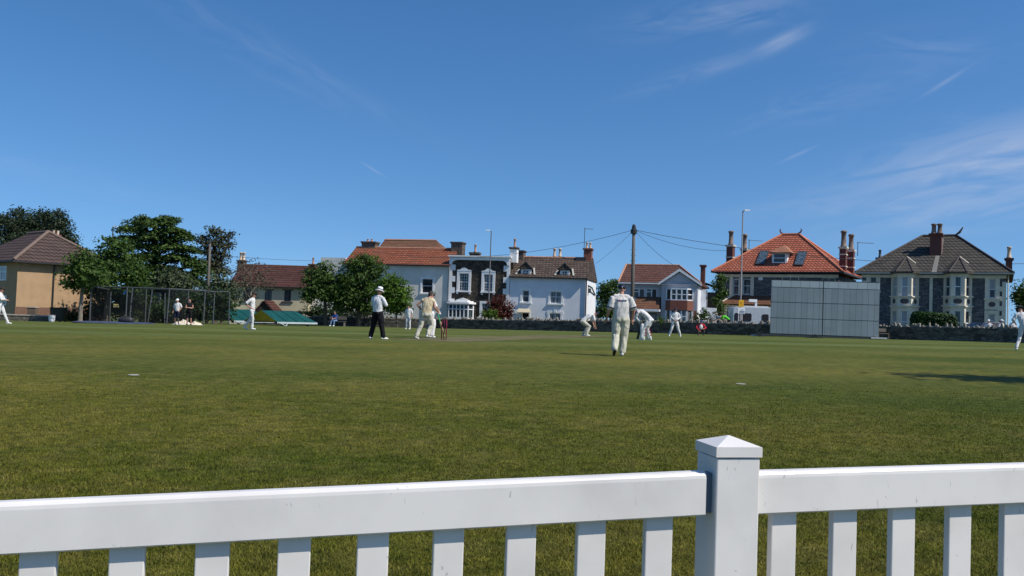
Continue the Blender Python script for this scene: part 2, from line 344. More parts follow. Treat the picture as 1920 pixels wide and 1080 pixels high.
def rail_frame(p, dvec): return Matrix(((dvec.x,-dvec.y,0,p.x),(dvec.y,dvec.x,0,p.y),(0,0,1,0),(0,0,0,1)))
def railbar(fr, u0, z0, u1, z1, h, t, name='rail', lo=0):
    """top rail: rounded box running from (u0,z0) to (u1,z1), z = its top"""
    prof = [(-t/2,-h),(t/2,-h),(t/2,-.010),(t/2-.010,0),(-t/2+.010,0),(-t/2,-.010)]
    prof = [(-t/2,-h+.004),(-t/2+.004,-h),(t/2-.004,-h),(t/2,-h+.004),(t/2,-.012),(t/2-.004,-.004),(t/2-.012,0),(-t/2+.014,0),(-t/2+.005,-.004),(-t/2+.0013,-.009),(-t/2,-.018)]
    k = len(prof); V = [(u0, a, z0+b) for a, b in prof]+[(u1, a, z1+b) for a, b in prof]
    fc = [tuple(reversed(range(k))), tuple(range(k,2*k))]+[(i,(i+1)%k,k+(i+1)%k,k+i) for i in range(k)]
    return MB().add(V, fc).build(name, pvc, fence, frame=fr)
frL = rail_frame(FA, fd)
def uof(px, fr_p, dv):  # along-fence coordinate where a pixel column crosses the fence plane
    rx = ray(px, 960).x; return (rx*fr_p.y - fr_p.x)/(dv.x - rx*dv.y)
def dep(u, fr_p, dv): return fr_p.y + dv.y*u
uL0 = uof(0, FA, fd); uL1 = uof(1316, FA, fd)
zL0 = at(0, 940, dep(uL0,FA,fd)).z; zL1 = at(1300, 882, dep(uL1,FA,fd)).z
slp = (zL1-zL0)/(uL1-uL0); uS = uL0-.55
railbar(frL, uS, zL0+slp*(uS-uL0), uL1, zL1, .124, .048)
RT = .048
for i in range(-3, 9):
    u = (FB-FA).length/8*i; zt = zL0+slp*(u-uL0)-.118; g0 = gz(FA.x+fd.x*u, FA.y+fd.y*u)
    s_ = MB().box(u-.0415, u+.0415, .003, .028, g0+.10, zt).build('slat', pvc, fence, frame=frL, bevel=.003)
railbar(frL, uS, gz(0,2)+.22, uL1, gz(0,2)+.24, .124, .048)
# post
up = uof(1386, FA, fd); pc = Vector((FA.x+fd.x*up, FA.y+fd.y*up)); pc = Vector((ray(1364,900).x*2.53, 2.53))
psi = rad(7); dp = Vector((math.cos(psi), math.sin(psi)))
frP = rail_frame(pc, Vector((math.cos(rad(12)), math.sin(rad(12)))))
g0 = gz(pc.x, pc.y); zc = at(1385, 858, 2.47).z
post = MB().box(-.067,.067,-.067,.067, g0-.1, zc-.002).build('post', pvc, fence, frame=frP, bevel=.004)
q = .0715; capm = MB().box(-q,q,-q,q, zc+.002, zc+.030); capm.add([(-q,-q,zc+.0305),(q,-q,zc+.0305),(q,q,zc+.0305),(-q,q,zc+.0305),(0,0,zc+.056)], [(0,1,4),(1,2,4),(2,3,4),(3,0,4),(0,3,2,1)])
capm.build('post_cap', pvc, fence, frame=frP)
# grey bracket between left rail and post
MB().box(uL1-.004, uL1+.040, -.016, .022, zL1-.118, zL1-.004).build('rail_bracket', greypvc, fence, frame=frL, bevel=.004)
Rd = Vector((RE.x-RB.x, RE.y-RB.y)).normalized(); frR = rail_frame(Vector((RB.x, RB.y)), Rd)
lenR = (Vector((RE.x,RE.y))-Vector((RB.x,RB.y))).length; slR = (RE.z-RB.z)/lenR
railbar(frR, -.02, RB.z-slR*.02, lenR+.7, RB.z+slR*(lenR+.7), .124, .048)
railbar(frR, -.02, g0+.24, lenR+.7, g0+.25, .124, .048)
pR = Vector((RB.x, RB.y))
cs = [uof(c, pR, Rd) for c in (1472,1586.5,1696.5,1803.5,1905)]; st = (cs[-1]-cs[0])/4
for i in range(8):
    u = cs[0]+st*i; zt = RB.z+slR*u-.118
    MB().box(u-.0415, u+.0415, .003, .028, g0+.10, zt).build('slat', pvc, fence, frame=frR, bevel=.003)
# flat white fielding discs in the outfield
for px, py, d, lab in ((250.5,712,12.9,'small flat white disc lying on grass at far left of outfield'), (1389,713,13.6,'small flat white disc lying on grass just above the fence post')):
    P = ground_at(px, d)
    tag(MB().lathe((0,0,0), [(.080,.001),(.080,.004),(.07,.006),(.01,.007)], 16).build('field_marker', plain('marker white', (.40,.40,.34), .7), loc=(P.x,P.y,P.z+.008)), lab, 'marker', 'fielding discs on the grass')

# ------------------------------------------------------------------ materials of the buildings
white_paint = plain('white paint', (.78,.78,.76), .5, nscale=3, nvar=.04)
upvc = plain('window frame white', (.74,.75,.75), .4, nscale=3, nvar=.03)
white_render = plain('white render', (.73,.74,.76), .8, nscale=.7, nvar=.07, bump=.15, bscale=14)
cream_render = plain('cream render', (.70,.67,.59), .85, nscale=.6, nvar=.10, bump=.2, bscale=12)
tan_render = plain('tan roughcast', (.40,.265,.150), .9, nscale=1.6, nvar=.10, bump=.5, bscale=30)
pale_cottage = plain('cottage render', (.56,.49,.33), .9, nscale=.6, nvar=.14, bump=.2)
grey_render = plain('grey render', (.40,.41,.45), .85, nscale=1, nvar=.06)
bath_stone = plain('cream stone dressing', (.64,.58,.46), .8, nscale=2, nvar=.12)
dark_rubble = rubble('dark brown rubble', (.038,.032,.027), (.105,.085,.064), 3.0)
slate_rubble = rubble('blue grey rubble', (.07,.075,.085), (.17,.17,.175), 3.4)
wall_rubble = rubble('field wall rubble', (.05,.047,.042), (.15,.135,.11), 2.6)
cope_stone = plain('coping stone', (.20,.18,.15), .95, nscale=3, nvar=.4)
red_brick = brickish('red brick', (.20,.055,.035), (.27,.08,.05), (.20,.17,.14), .23, .08, .012, wamt=.3)
dark_brick = brickish('dark red brick', (.13,.035,.028), (.19,.05,.035), (.13,.10,.09), .23, .08, .012, wamt=.3)
grey_brick = rubble('old chimney stone', (.08,.065,.055), (.19,.15,.12), 3.2)
orange_tile = brickish('orange pantile', (.40,.105,.060), (.52,.17,.10), (.10,.030,.020), .34, .24, .055, offs=0, bump=.9, weather=(.25,.10,.06), wamt=.4)
old_tile = brickish('weathered red tile', (.25,.072,.038), (.35,.115,.055), (.07,.025,.018), .40, .26, .055, offs=0, bump=.9, weather=(.16,.08,.05), wamt=.7)
brown_tile = brickish('brown pantile', (.085,.058,.045), (.150,.112,.088), (.018,.013,.011), .36, .24, .055, offs=0, bump=.9, weather=(.10,.075,.06), wamt=.75)
darkbrown_tile = brickish('old brown tile', (.17,.075,.045), (.22,.11,.06), (.05,.025,.02), .30, .21, .03, offs=0, bump=.8, weather=(.10,.07,.045), wamt=.7)
slate_tile = brickish('grey concrete tile', (.070,.064,.055), (.098,.090,.078), (.020,.018,.017), .36, .28, .06, bump=.9, weather=(.085,.075,.055), wamt=.6)
purple_tile = brickish('purple brown tile', (.080,.052,.044), (.108,.072,.060), (.028,.020,.018), .38, .28, .055, bump=.9, weather=(.10,.07,.06), wamt=.4)
cottage_tile = brickish('dark red ribbed tile', (.070,.028,.024), (.10,.040,.033), (.03,.014,.012), 3.0, .30, .07, bump=.9, weather=(.09,.05,.04), wamt=.5)
semi_tile = brickish('warm brown tile', (.115,.048,.036), (.165,.075,.056), (.035,.018,.015), .32, .24, .050, offs=0, bump=.8, weather=(.12,.07,.055), wamt=.5)
terracotta = plain('terracotta', (.42,.22,.14), .8, nscale=4, nvar=.2)
buffpot = plain('buff pot', (.55,.42,.30), .8, nscale=4, nvar=.2)
lead = plain('dark lead', (.035,.036,.04), .6)
fascia = plain('dark gutter', (.03,.03,.032), .5)
metal = plain('galvanised steel', (.33,.35,.36), .45, .5, .6)
darkmetal = plain('dark steel', (.06,.065,.07), .5, .5, .3)
tubegrey = plain('net tube grey', (.07,.078,.085), .6)
timber = plain('pole timber', (.12,.105,.09), .85, nscale=4, nvar=.25, stretch=(6,6,.4))
def glassmat(name, top, bot, rough=.12):
    m = bpy.data.materials.new(name); t, n, l, b = nodes(m); b.inputs['Roughness'].default_value = rough; b.inputs['Specular IOR Level'].default_value = .5
    co = n.new('ShaderNodeTexCoord'); mp = n.new('ShaderNodeMapping'); mp.inputs['Scale'].default_value = (3.2,3.2,.35); l.new(co.outputs['Object'], mp.inputs[0])
    z = n.new('ShaderNodeTexNoise'); z.inputs['Scale'].default_value = 2; z.inputs['Detail'].default_value = 3; l.new(mp.outputs[0], z.inputs['Vector'])
    r = n.new('ShaderNodeValToRGB'); r.color_ramp.elements[0].position = .42; r.color_ramp.elements[1].position = .62; r.color_ramp.elements[0].color = bot+(1,); r.color_ramp.elements[1].color = top+(1,)
    l.new(z.outputs[0], r.inputs[0]); l.new(r.outputs[0], b.inputs['Base Color']); return m
glass = glassmat('dark glass', (.035,.04,.045), (.008,.009,.012))
glass_curtain = glassmat('glass with curtains', (.20,.21,.22), (.03,.035,.045))
glass_blind = plain('glass with blind', (.36,.37,.38), .3)
glass_teal = glassmat('teal glass', (.06,.09,.10), (.02,.035,.045))

class House:
    """a facade plane through the bearing px at depth d, turned th degrees; u right along it, v backwards, z up"""
    def __init__(s, px, d, th, name, label, cat='house', base=None, group=None):
        s.P0 = Vector((ray(px, 600).x*d, d)); s.th = rad(th); s.z0 = gz(s.P0.x, s.P0.y)-.15 if base is None else base
        s.root = thing(name, label, cat, (s.P0.x, s.P0.y, s.z0), -s.th, group)
        s.u = Vector((math.cos(s.th), -math.sin(s.th))); s.v = Vector((math.sin(s.th), math.cos(s.th)))
        s.fr = None
    def uz(s, px, py, v=0):
        r = ray(px, py); t = (v + s.P0.dot(s.v))/(r.x*s.v.x + r.y*s.v.y)
        return Vector((r.x*t, r.y*t)).dot(s.u)-s.P0.dot(s.u), CZ + r.z*t - s.z0
    def rect(s, R, v=0):
        x0,y0,x1,y1 = R; ym, xm = (y0+y1)/2, (x0+x1)/2
        return s.uz(x0,ym,v)[0], s.uz(x1,ym,v)[0], s.uz(xm,y1,v)[1], s.uz(xm,y0,v)[1]      # u0,u1,z0,z1
    def U(s, px, py, v=0): return s.uz(px,py,v)[0]
    def Z(s, px, py, v=0): return s.uz(px,py,v)[1]
    def B(s, mb, name, mat, parent=None, **k): return mb.build(name, mat, parent or s.root, frame=s.fr, **k)
    def box(s, name, mat, R, v0, v1, parent=None, bevel=0, ref=None):
        u0,u1,z0,z1 = s.rect(R, v0 if ref is None else ref); return s.B(MB().box(u0,u1,v0,v1,z0,z1), name, mat, parent, bevel=bevel)
def sub_frame(H, u0, v0, dth):
    """a second wall plane of the same house, starting at local (u0, v0) and turned by dth more"""
    S2 = House.__new__(House); S2.root = H.root; S2.z0 = H.z0
    S2.P0 = H.P0+H.u*u0+H.v*v0; S2.th = H.th+rad(dth)
    S2.u = Vector((math.cos(S2.th), -math.sin(S2.th))); S2.v = Vector((math.sin(S2.th), math.cos(S2.th)))
    S2.fr = Matrix(((S2.u.x,S2.v.x,0,S2.P0.x),(S2.u.y,S2.v.y,0,S2.P0.y),(0,0,1,S2.z0),(0,0,0,1)))
    return S2
def crop(x0, y0, k): return lambda a,b,c,d: (x0+a/k, y0+b/k, x0+c/k, y0+d/k)
def cpt(x0, y0, k): return lambda a,b: (x0+a/k, y0+b/k)
R1=crop(0,360,3.857); R2=crop(300,380,4.153); R3=crop(600,420,4.5); R4=crop(820,420,4.697); R5=crop(1080,400,3.857); R6=crop(1320,380,4); R7=crop(1600,400,4.153)
RB_=crop(840,460,7.2); RR=crop(1660,480,7.715); RG=crop(1140,480,7.715); RN=crop(150,520,6.4)
P1=cpt(0,360,3.857); P2=cpt(300,380,4.153); P3=cpt(600,420,4.5); P4=cpt(820,420,4.697); P6=cpt(1320,380,4); P7=cpt(1600,400,4.153); PG=cpt(1140,480,7.715); PR=cpt(1660,480,7.715); PN=cpt(150,520,6.4)

def wall(H, u0, u1, z0, z1, depth, mat, holes=(), name='wall', gables=None, rv=.16, side_mat=None, front_mat=None):
    """four walls; the front one has openings with reveals; gables = ridge height for triangular ends"""
    us = sorted({u0,u1}|{h[0] for h in holes}|{h[1] for h in holes}); zs = sorted({z0,z1}|{h[2] for h in holes}|{h[3] for h in holes})
    us = [u for u in us if u0<=u<=u1]; zs = [z for z in zs if z0<=z<=z1]; m = MB()
    for i in range(len(us)-1):
        for j in range(len(zs)-1):
            cu, cz = (us[i]+us[i+1])/2, (zs[j]+zs[j+1])/2
            if any(h[0]<cu<h[1] and h[2]<cz<h[3] for h in holes): continue
            m.add([(us[i],0,zs[j]),(us[i+1],0,zs[j]),(us[i+1],0,zs[j+1]),(us[i],0,zs[j+1])], [(0,1,2,3)])
    for a,b,c,d in holes:
        m.add([(a,0,c),(b,0,c),(b,0,d),(a,0,d),(a,rv,c),(b,rv,c),(b,rv,d),(a,rv,d)], [(0,1,5,4),(1,2,6,5),(2,3,7,6),(3,0,4,7),(4,5,6,7)])
    m.add([(u0,0,z0),(u0,depth,z0),(u1,depth,z0),(u1,0,z0),(u0,0,z1),(u0,depth,z1),(u1,depth,z1),(u1,0,z1)], [(1,0,4,5),(2,1,5,6),(3,2,6,7)])
    if gables:
        zr = gables
        for u in (u0,u1): m.add([(u,0,z1),(u,depth,z1),(u,depth/2,zr)], [(0,1,2)])
    return H.B(m, name, mat)
def bars(u0,u1,z0,z1,cols,rows,fw,bw,v0,v1):
    m = MB().box(u0,u0+fw,v0,v1,z0,z1).box(u1-fw,u1,v0,v1,z0,z1).box(u0+fw,u1-fw,v0,v1,z0,z0+fw).box(u0+fw,u1-fw,v0,v1,z1-fw,z1)
    for c in cols:
        u = u0+(u1-u0)*c; m.box(u-bw/2,u+bw/2,v0+.004,v1-.002,z0+fw,z1-fw)
    for r in rows:
        z = z0+(z1-z0)*r; m.box(u0+fw,u1-fw,v0+.008,v1-.004,z-bw/2,z+bw/2)
    return m
def window(H, h, cols=(), rows=(.5,), fw=.07, bw=.055, fmat=None, pmat=None, v=.07, surround=0, smat=None, sill=True, head=None, proud=.06, label=None, fine=None):
    u0,u1,z0,z1 = h; f = H.B(bars(u0,u1,z0,z1,cols,rows,fw,bw,v,v+.06), 'window', fmat or upvc)
    if fine:  # thin glazing bars
        m = MB()
        for c in range(1,fine[0]): u=u0+(u1-u0)*c/fine[0]; m.box(u-.012,u+.012,v+.012,v+.03,z0+fw,z1-fw)
        for c in range(1,fine[1]): z=z0+(z1-z0)*c/fine[1]; m.box(u0+fw,u1-fw,v+.014,v+.028,z-.012,z+.012)
        H.B(m, 'glazing_bars', fmat or upvc, f)
    H.B(MB().box(u0+.01,u1-.01,v+.034,v+.045,z0+.01,z1-.01), 'pane', pmat or glass, f)
    if surround:
        s = surround; m = MB().box(u0-s,u0-.002,-proud,.03,z0-.02,z1+s).box(u1+.002,u1+s,-proud,.03,z0-.02,z1+s).box(u0-.002,u1+.002,-proud-.003,.03,z1+.002,z1+s+.003)
        if head == 'key':
            m.box((u0+u1)/2-.13,(u0+u1)/2+.13,-proud-.05,.03,z1+s*.3,z1+s+.18); m.box(u0-s-.10,u0-s-.002,-proud+.01,.03,z1-.15,z1+s+.001); m.box(u1+s+.002,u1+s+.10,-proud+.01,.03,z1-.15,z1+s+.001)
        if head == 'ogee':
            c = (u0+u1)/2; W = (u1-u0)/2+s+.03; zt = z1+s+.006
            m.extr([(c-W,-proud-.03,zt),(c+W,-proud-.03,zt),(c+W*.95,-proud-.03,zt+.10),(c+W*.5,-proud-.03,zt+.16),(c+W*.28,-proud-.03,zt+.34),(c,-proud-.03,zt+.42),(c-W*.28,-proud-.03,zt+.34),(c-W*.5,-proud-.03,zt+.16),(c-W*.95,-proud-.03,zt+.10)], (0,.10,0))
        H.B(m, 'surround', smat or white_paint, f)
    if sill:
        s = surround+.06; m = MB().box(u0-s,u1+s,-proud-.09,.05,z0-.17,z0-.022)
        if head == 'ogee': m.box(u0-s+.08,u0-s+.26,-proud-.05,0.02,z0-.38,z0-.172).box(u1+s-.26,u1+s-.08,-proud-.05,.02,z0-.38,z0-.172)
        H.B(m, 'window_sill', smat or white_paint, f)
    if label: f['label'] = label
    return f
def hip(H, u0,u1,v0,v1,ze,r0,r1,zr,mat, name='roof', t=.16, parent=None):
    """hipped (or, with r0=u0 and r1=u1, gabled) roof; r0/r1 = (u, v) of the ridge ends"""
    e = [(u0,v0),(u1,v0),(u1,v1),(u0,v1)]; V = [(x,y,ze) for x,y in e]+[(r0[0],r0[1],zr),(r1[0],r1[1],zr)]+[(x,y,ze-t) for x,y in e]
    fc = [(0,1,5,4),(1,2,5),(2,3,4,5),(3,0,4),(6,7,1,0),(7,8,2,1),(8,9,3,2),(9,6,0,3),(9,8,7,6)]
    o = H.B(MB().add(V, fc), name, mat, parent)
    return o
def ridge(H, pts, r, mat, roof):
    H.B(MB().tube(pts, r, 6), 'ridge_tile', mat, roof)
def gutter(H, u0,u1,v,z, mat=None, name='gutter'): return H.B(MB().box(u0,u1,v-.10,v-.003,z-.14,z-.015), name, mat or fascia)
def chimney(H, R, v, depth, mat, parent, pots=((.5,.6),), potmat=None, cap=None, capmat=None, bands=(), bandmat=None, zb=None, name='chimney', potr=.13, vref=None):
    u0,u1,z0,z1 = H.rect(R, v if vref is None else vref)
    if zb is not None: z0 = zb
    m = MB().box(u0,u1,v,v+depth,z0,z1)
    o = H.B(m, name, mat, parent)
    c = MB().box(u0-.07,u1+.07,v-.07,v+depth+.07,z1-.20,z1+.02)
    if cap: c.box(u0-.12,u1+.12,v-.12,v+depth+.12,z1-.11,z1+.021)
    H.B(c, 'chimney_cap', capmat or mat, o)
    for zf in bands:
        z = z0+(z1-z0)*zf; H.B(MB().box(u0-.05,u1+.05,v-.05,v+depth+.05,z-.06,z+.06), 'chimney_band', bandmat or white_paint, o)
    for fx, hh in pots:
        x = u0+(u1-u0)*fx
        H.B(MB().lathe((x, v+depth/2, z1+.02), [(potr*1.25,0),(potr*1.2,.12),(potr,.16),(potr*.85,hh*.55),(potr*.9,hh*.85),(potr*1.15,hh*.87),(potr*1.15,hh*.96),(potr*.8,hh)], 10), 'chimney_pot', potmat or terracotta, o, smooth=True)
    return o
def aerial(px, py0, py1, d, label, elems=5, name='television_aerial', arm=.9, group=None):
    A = at(px, py1, d); h = at(px, py0, d).z-A.z; t_ = thing(name, label, 'aerial', A, rad(10), group)
    MB().tube([(0,0,0),(0,0,h)], .035, 6).build('mast', darkmetal, t_)
    m = MB().tube([(-.1,0,h-.1),(arm,0,h-.1)], .022, 5)
    for k in range(elems):
        x = arm*(k+.3)/elems; m.tube([(x,-.3,h-.1),(x,.3,h-.1)], .014, 4)
    m.build('antenna', darkmetal, t_); return t_

# ------------------------------------------------------------------ the terrace in the middle: cream house, dark stone house, white house
TH = 13; PW = Vector((ray(1098,600).x*94, 94)); dirW = Vector((math.cos(rad(TH)), -math.sin(rad(TH))))
def row_d(px):
    rx = ray(px,600).x; nrm = Vector((-dirW.y, dirW.x)); return PW.dot(nrm)/(rx*nrm.x+nrm.y)
# white house
H = House(1098, 94, TH, 'white_house', 'white rendered house with brown tiled roof, two small dormers and bright right gable')
u0 = H.U(*P4(636,640)); u1 = 0; ze = H.Z(*P4(970,470)); D = 8.0; zr = H.Z(*P4(1010,296), D/2)
h1 = H.rect(R4(750,585,808,687)); h2 = H.rect(R4(994,595,1092,700)); h3 = H.rect(R4(745,775,808,845)); h4 = H.rect(R4(988,785,1085,850))
wall(H, u0, u1, -.5, ze-.05, D, white_render, [h1,h2,h3,h4], gables=zr-.12)
window(H, h1, (), (.52,), surround=.24, head='key'); window(H, h2, (.5,), (.55,), surround=.22, head='key', pmat=glass_curtain)
window(H, h4, (.5,), (), surround=.22, head='key', pmat=glass_curtain); f = window(H, h3, (), (), surround=.12)
aw = H.rect(R4(716,745,820,776)); H.B(MB().add([(aw[0],-.12,aw[3]),(aw[1],-.12,aw[3]),(aw[1]+.05,-.75,aw[2]),(aw[0]-.05,-.75,aw[2]),(aw[0],-.12,aw[3]-.06),(aw[1],-.12,aw[3]-.06),(aw[1]+.05,-.75,aw[2]-.1),(aw[0]-.05,-.75,aw[2]-.1)], [(0,3,2,1),(4,5,6,7),(3,7,6,2),(0,4,7,3),(1,2,6,5),(0,1,5,4)]), 'awning', plain('beige awning', (.48,.42,.30), .8))
RO = hip(H, u0-.02,u1+.10,-.38,D+.38,ze+.03,(u0-.02,D/2),(u1+.10,D/2),zr,brown_tile)
gutter(H, u0,u1+.1,-.38,ze+.03)
ridge(H, [(u0,D/2,zr+.02),(u1+.1,D/2,zr+.02)], .12, terracotta, RO)
for k,(a,b_,c,dd) in enumerate(((742,362,828,458),(1085,372,1168,466))):
    du0,du1,dz0,dz1 = H.rect(R4(a,b_+35,c,dd), .6); um=(du0+du1)/2; vb = 3.2
    dz0 -= .1
    dm = H.B(MB().box(du0,du1,.25,vb,dz0-.2,dz1), 'dormer', white_paint)
    H.B(bars(du0+.22,du1-.22,dz0+.12,dz1-.12,(.5,),(.5,),.06,.05,.19,.245), 'window_frame', upvc, dm); H.B(MB().box(du0+.24,du1-.24,.236,.247,dz0+.14,dz1-.14), 'pane', glass_curtain if k==0 else glass, dm)
    zt = dz1+(b_ and .72)
    H.B(MB().add([(du0-.22,.02,dz1-.02),(du1+.22,.02,dz1-.02),(um,.02,zt),(du0-.22,vb+.4,dz1-.02),(du1+.22,vb+.4,dz1-.02),(um,vb+.4,zt)], [(0,1,2),(0,2,5,3),(1,4,5,2),(0,3,4,1),(3,5,4)]), 'dormer_roof', brown_tile, dm)
    for s_ in (-1,1):   # pale bargeboards
        H.B(MB().extr([(um+s_*(du1-um+.26),-.04,dz1-.08),(um+s_*(du1-um+.26),-.04,dz1+.06),(um,-.04,zt+.10),(um,-.04,zt-.04)], (0,.05,0)), 'bargeboard', fascia, dm)
        H.B(MB().extr([(um+s_*(du1-um+.42),-.1,ze+.25),(um+s_*(du1-um+.62),-.1,ze+.25),(um+s_*(du1-um+.30),1.0,ze+1.05),(um+s_*(du1-um+.12),1.0,ze+1.05)], (0,0,.05)), 'flashing', plain('lead flashing pale', (.45,.43,.38), .7), dm)
chimney(H, R4(1288,215,1356,350), D/2-.5, 1.1, red_brick, RO, ((.3,.75),(.75,.7)), buffpot, zb=ze+1, cap=True)
chimney(H, R4(665,232,756,335), D/2-.6, 1.3, grey_brick, RO, (), zb=ze+1, cap=True)
chimney(H, R4(1015,288,1090,300), D/2+2.2, .8, red_brick, RO, ((.15,1.0),(.8,1.0)), buffpot, zb=ze+1, vref=D/2+2.2, potr=.17)
chimney(H, R4(806,283,826,300), D/2+.8, .4, terracotta, RO, (), zb=zr-1)
# soot-dark flat dormer cheek beside the chimney
H.box('flashing', lead, R4(1222,294,1308,340), D/2-.6, D/2-.25, RO)
# plinth band, downpipe and lamp bracket of the gable
H.B(MB().tube([(u1-.02,-.10,0),(u1-.02,-.10,ze-.1)], .07, 6), 'drainpipe', fascia)
H.B(MB().box(u1+.002,u1+.06,.3,D-.3,-.3,.9), 'plinth', white_paint)
zb_ = H.Z(*P4(1330,560)); H.B(MB().tube([(u1+.03,.9,zb_+.25),(u1+.30,2.2,zb_+.05),(u1+.06,6.8,zb_-.6)], .09, 6).box(u1+.002,u1+.30,1.0,1.5,zb_-.55,zb_-.05), 'cable_bracket', darkmetal)
aerial(P4(1292,0)[0], P4(0,34)[1], P4(0,250)[1], 97.4, 'tall television aerial rising beside the brick chimney of the white gabled house', 6, arm=1.0)
# dark stone house
dB = row_d(957); H = House(958, dB, TH, 'stone_house', 'dark rubble stone house with white quoins, parapet and glazed white bay')
u0 = H.U(*P4(104,500)); u1 = H.U(*P4(636,500)); zt = H.Z(*P4(380,300)); D = 8
h1 = H.rect(RB_(152,378,280,612)); h2 = H.rect(RB_(484,392,604,622)); h3 = H.rect(RB_(458,785,540,960))
wall(H, u0, u1, -.5, zt, D, dark_rubble, [h1,h2,h3])
for h_ in (h1,h2): window(H, h_, (), (.5,), surround=.27, head='ogee', fine=(4,6), proud=.10, bw=.08, pmat=glass_teal)
window(H, h3, (), (.35,), surround=.26, proud=.10, pmat=glass_teal, fine=(3,4))
pz = H.Z(*P4(380,281)); cor = H.B(MB().box(u0-.1,u1+.15,-.42,.3,pz-.14,pz).box(u0,u1,-.22,.25,pz-.5,pz-.142), 'cornice', white_paint)
for s_, ub in ((1,u0),(-1,u1)):   # curved brackets of the cornice
    m = MB().extr([(ub,-.2,pz-.502),(ub+s_*.95,-.2,pz-.502),(ub+s_*.6,-.2,pz-.58),(ub+s_*.38,-.2,pz-.75),(ub+s_*.28,-.2,pz-1.05),(ub,-.2,pz-1.05)], (0,.19,0))
    H.B(m, 'cornice_bracket', white_paint)
m = MB(); m2 = MB(); nq = 11; zq0 = .3; zq1 = pz-1.06
for i in range(nq):
    za = zq0+(zq1-zq0)*i/nq; zb = zq0+(zq1-zq0)*(i+1)/nq; wq = .34 if i%2 else .72
    m.box(u0-.02,u0+wq,-.07,.05,za,zb-.004); m2.box(u1-wq,u1+.02,-.07,.05,za,zb-.004)
H.B(m, 'quoins', white_paint); H.B(m2, 'quoins', white_paint)
# glazed bay
bu0,bu1,bz0,bz1 = H.rect(R4(62,702,305,826), -.9); 
bay_ = H.B(MB().prism([(bu0+.5,-.9),(bu1-.5,-.9),(bu1,-.02),(bu0,-.02)], bz0-1.6, bz0), 'bay', white_paint)
H.B(MB().prism([(bu0+.35,-1.06),(bu1-.35,-1.06),(bu1+.2,-.02),(bu0-.2,-.02)], bz1, bz1+.20).prism([(bu0+.6,-.85),(bu1-.6,-.85),(bu1-.1,-.02),(bu0+.1,-.02)], bz1+.203, bz1+.33), 'bay_roof', white_paint, bay_)
H.B(MB().prism([(bu0+.58,-.82),(bu1-.58,-.82),(bu1-.1,-.02),(bu0+.1,-.02)], bz0+.002, bz1-.002), 'pane', glass_teal, bay_)
m = MB(); 
for k in range(6):
    x = bu0+.5+(bu1-bu0-1.0)*k/5; m.box(x-.05,x+.05,-.9,-.80,bz0,bz1)
for zz in (bz0+.05, bz0+(bz1-bz0)*.62, bz1-.07): m.box(bu0+.5,bu1-.5,-.893,-.81,zz-.05,zz+.05)
m.extr([(bu1-.5,-.88,bz0),(bu1-.42,-.80,bz0),(bu1-.42,-.80,bz1),(bu1-.5,-.88,bz1)], (-.06,.03,0)).extr([(bu1-.10,-.2,bz0),(bu1-.02,-.06,bz0),(bu1-.02,-.06,bz1),(bu1-.10,-.2,bz1)], (-.06,.03,0))
m.extr([(bu0+.10,-.2,bz0),(bu0+.02,-.06,bz0),(bu0+.02,-.06,bz1),(bu0+.10,-.2,bz1)], (.06,.03,0))
zz = bz0+(bz1-bz0)*.62; m.extr([(bu1-.5,-.9,zz-.05),(bu1,-.04,zz-.05),(bu1,-.04,zz+.05),(bu1-.5,-.9,zz+.05)], (-.05,.03,0)); m.extr([(bu0+.5,-.9,zz-.05),(bu0,-.04,zz-.05),(bu0,-.04,zz+.05),(bu0+.5,-.9,zz+.05)], (.05,.03,0))
H.B(m, 'window_frame', upvc, bay_)
ou0,ou1,oz0,oz1 = H.rect(R4(160,650,285,682), -.5); c_ = (ou0+ou1)/2; W=(ou1-ou0)/2
H.B(MB().extr([(c_-W,-.6,oz0),(c_+W,-.6,oz0),(c_+W*.9,-.6,oz0+.15),(c_+W*.4,-.6,oz0+.3),(c_,-.6,oz1),(c_-W*.4,-.6,oz0+.3),(c_-W*.9,-.6,oz0+.15)], (0,.5,0)), 'pediment', white_paint, bay_)
rf = H.B(MB().add([(u0,.26,zt-.3),(u1,.26,zt-.3),(u1,D,zt-.3),(u0,D,zt-.3),(u0,D*.5,zt-.05),(u1,D*.5,zt-.05)], [(0,1,5,4),(4,5,2,3),(0,4,3),(1,2,5),(0,3,2,1)]), 'roof', lead)
H.B(MB().box(u0,u0+.3,.252,D,zt-.3,pz-.2).box(u1-.3,u1,.252,D,zt-.3,pz-.2), 'parapet', dark_rubble)
chimney(H, R4(284,250,368,280), 2.5, .7, grey_brick, rf, ((.5,.95),), terracotta, zb=zt-.5, vref=2.5)
chimney(H, R4(120,158,218,275), 2.6, 1.3, grey_brick, rf, (), zb=zt-1.6, vref=2.6, cap=True)
cc = chimney(H, R4(638,205,700,290), .4, .9, white_paint, rf, ((.55,1.0),), terracotta, zb=zt-.4, vref=.4, capmat=grey_brick, cap=True)
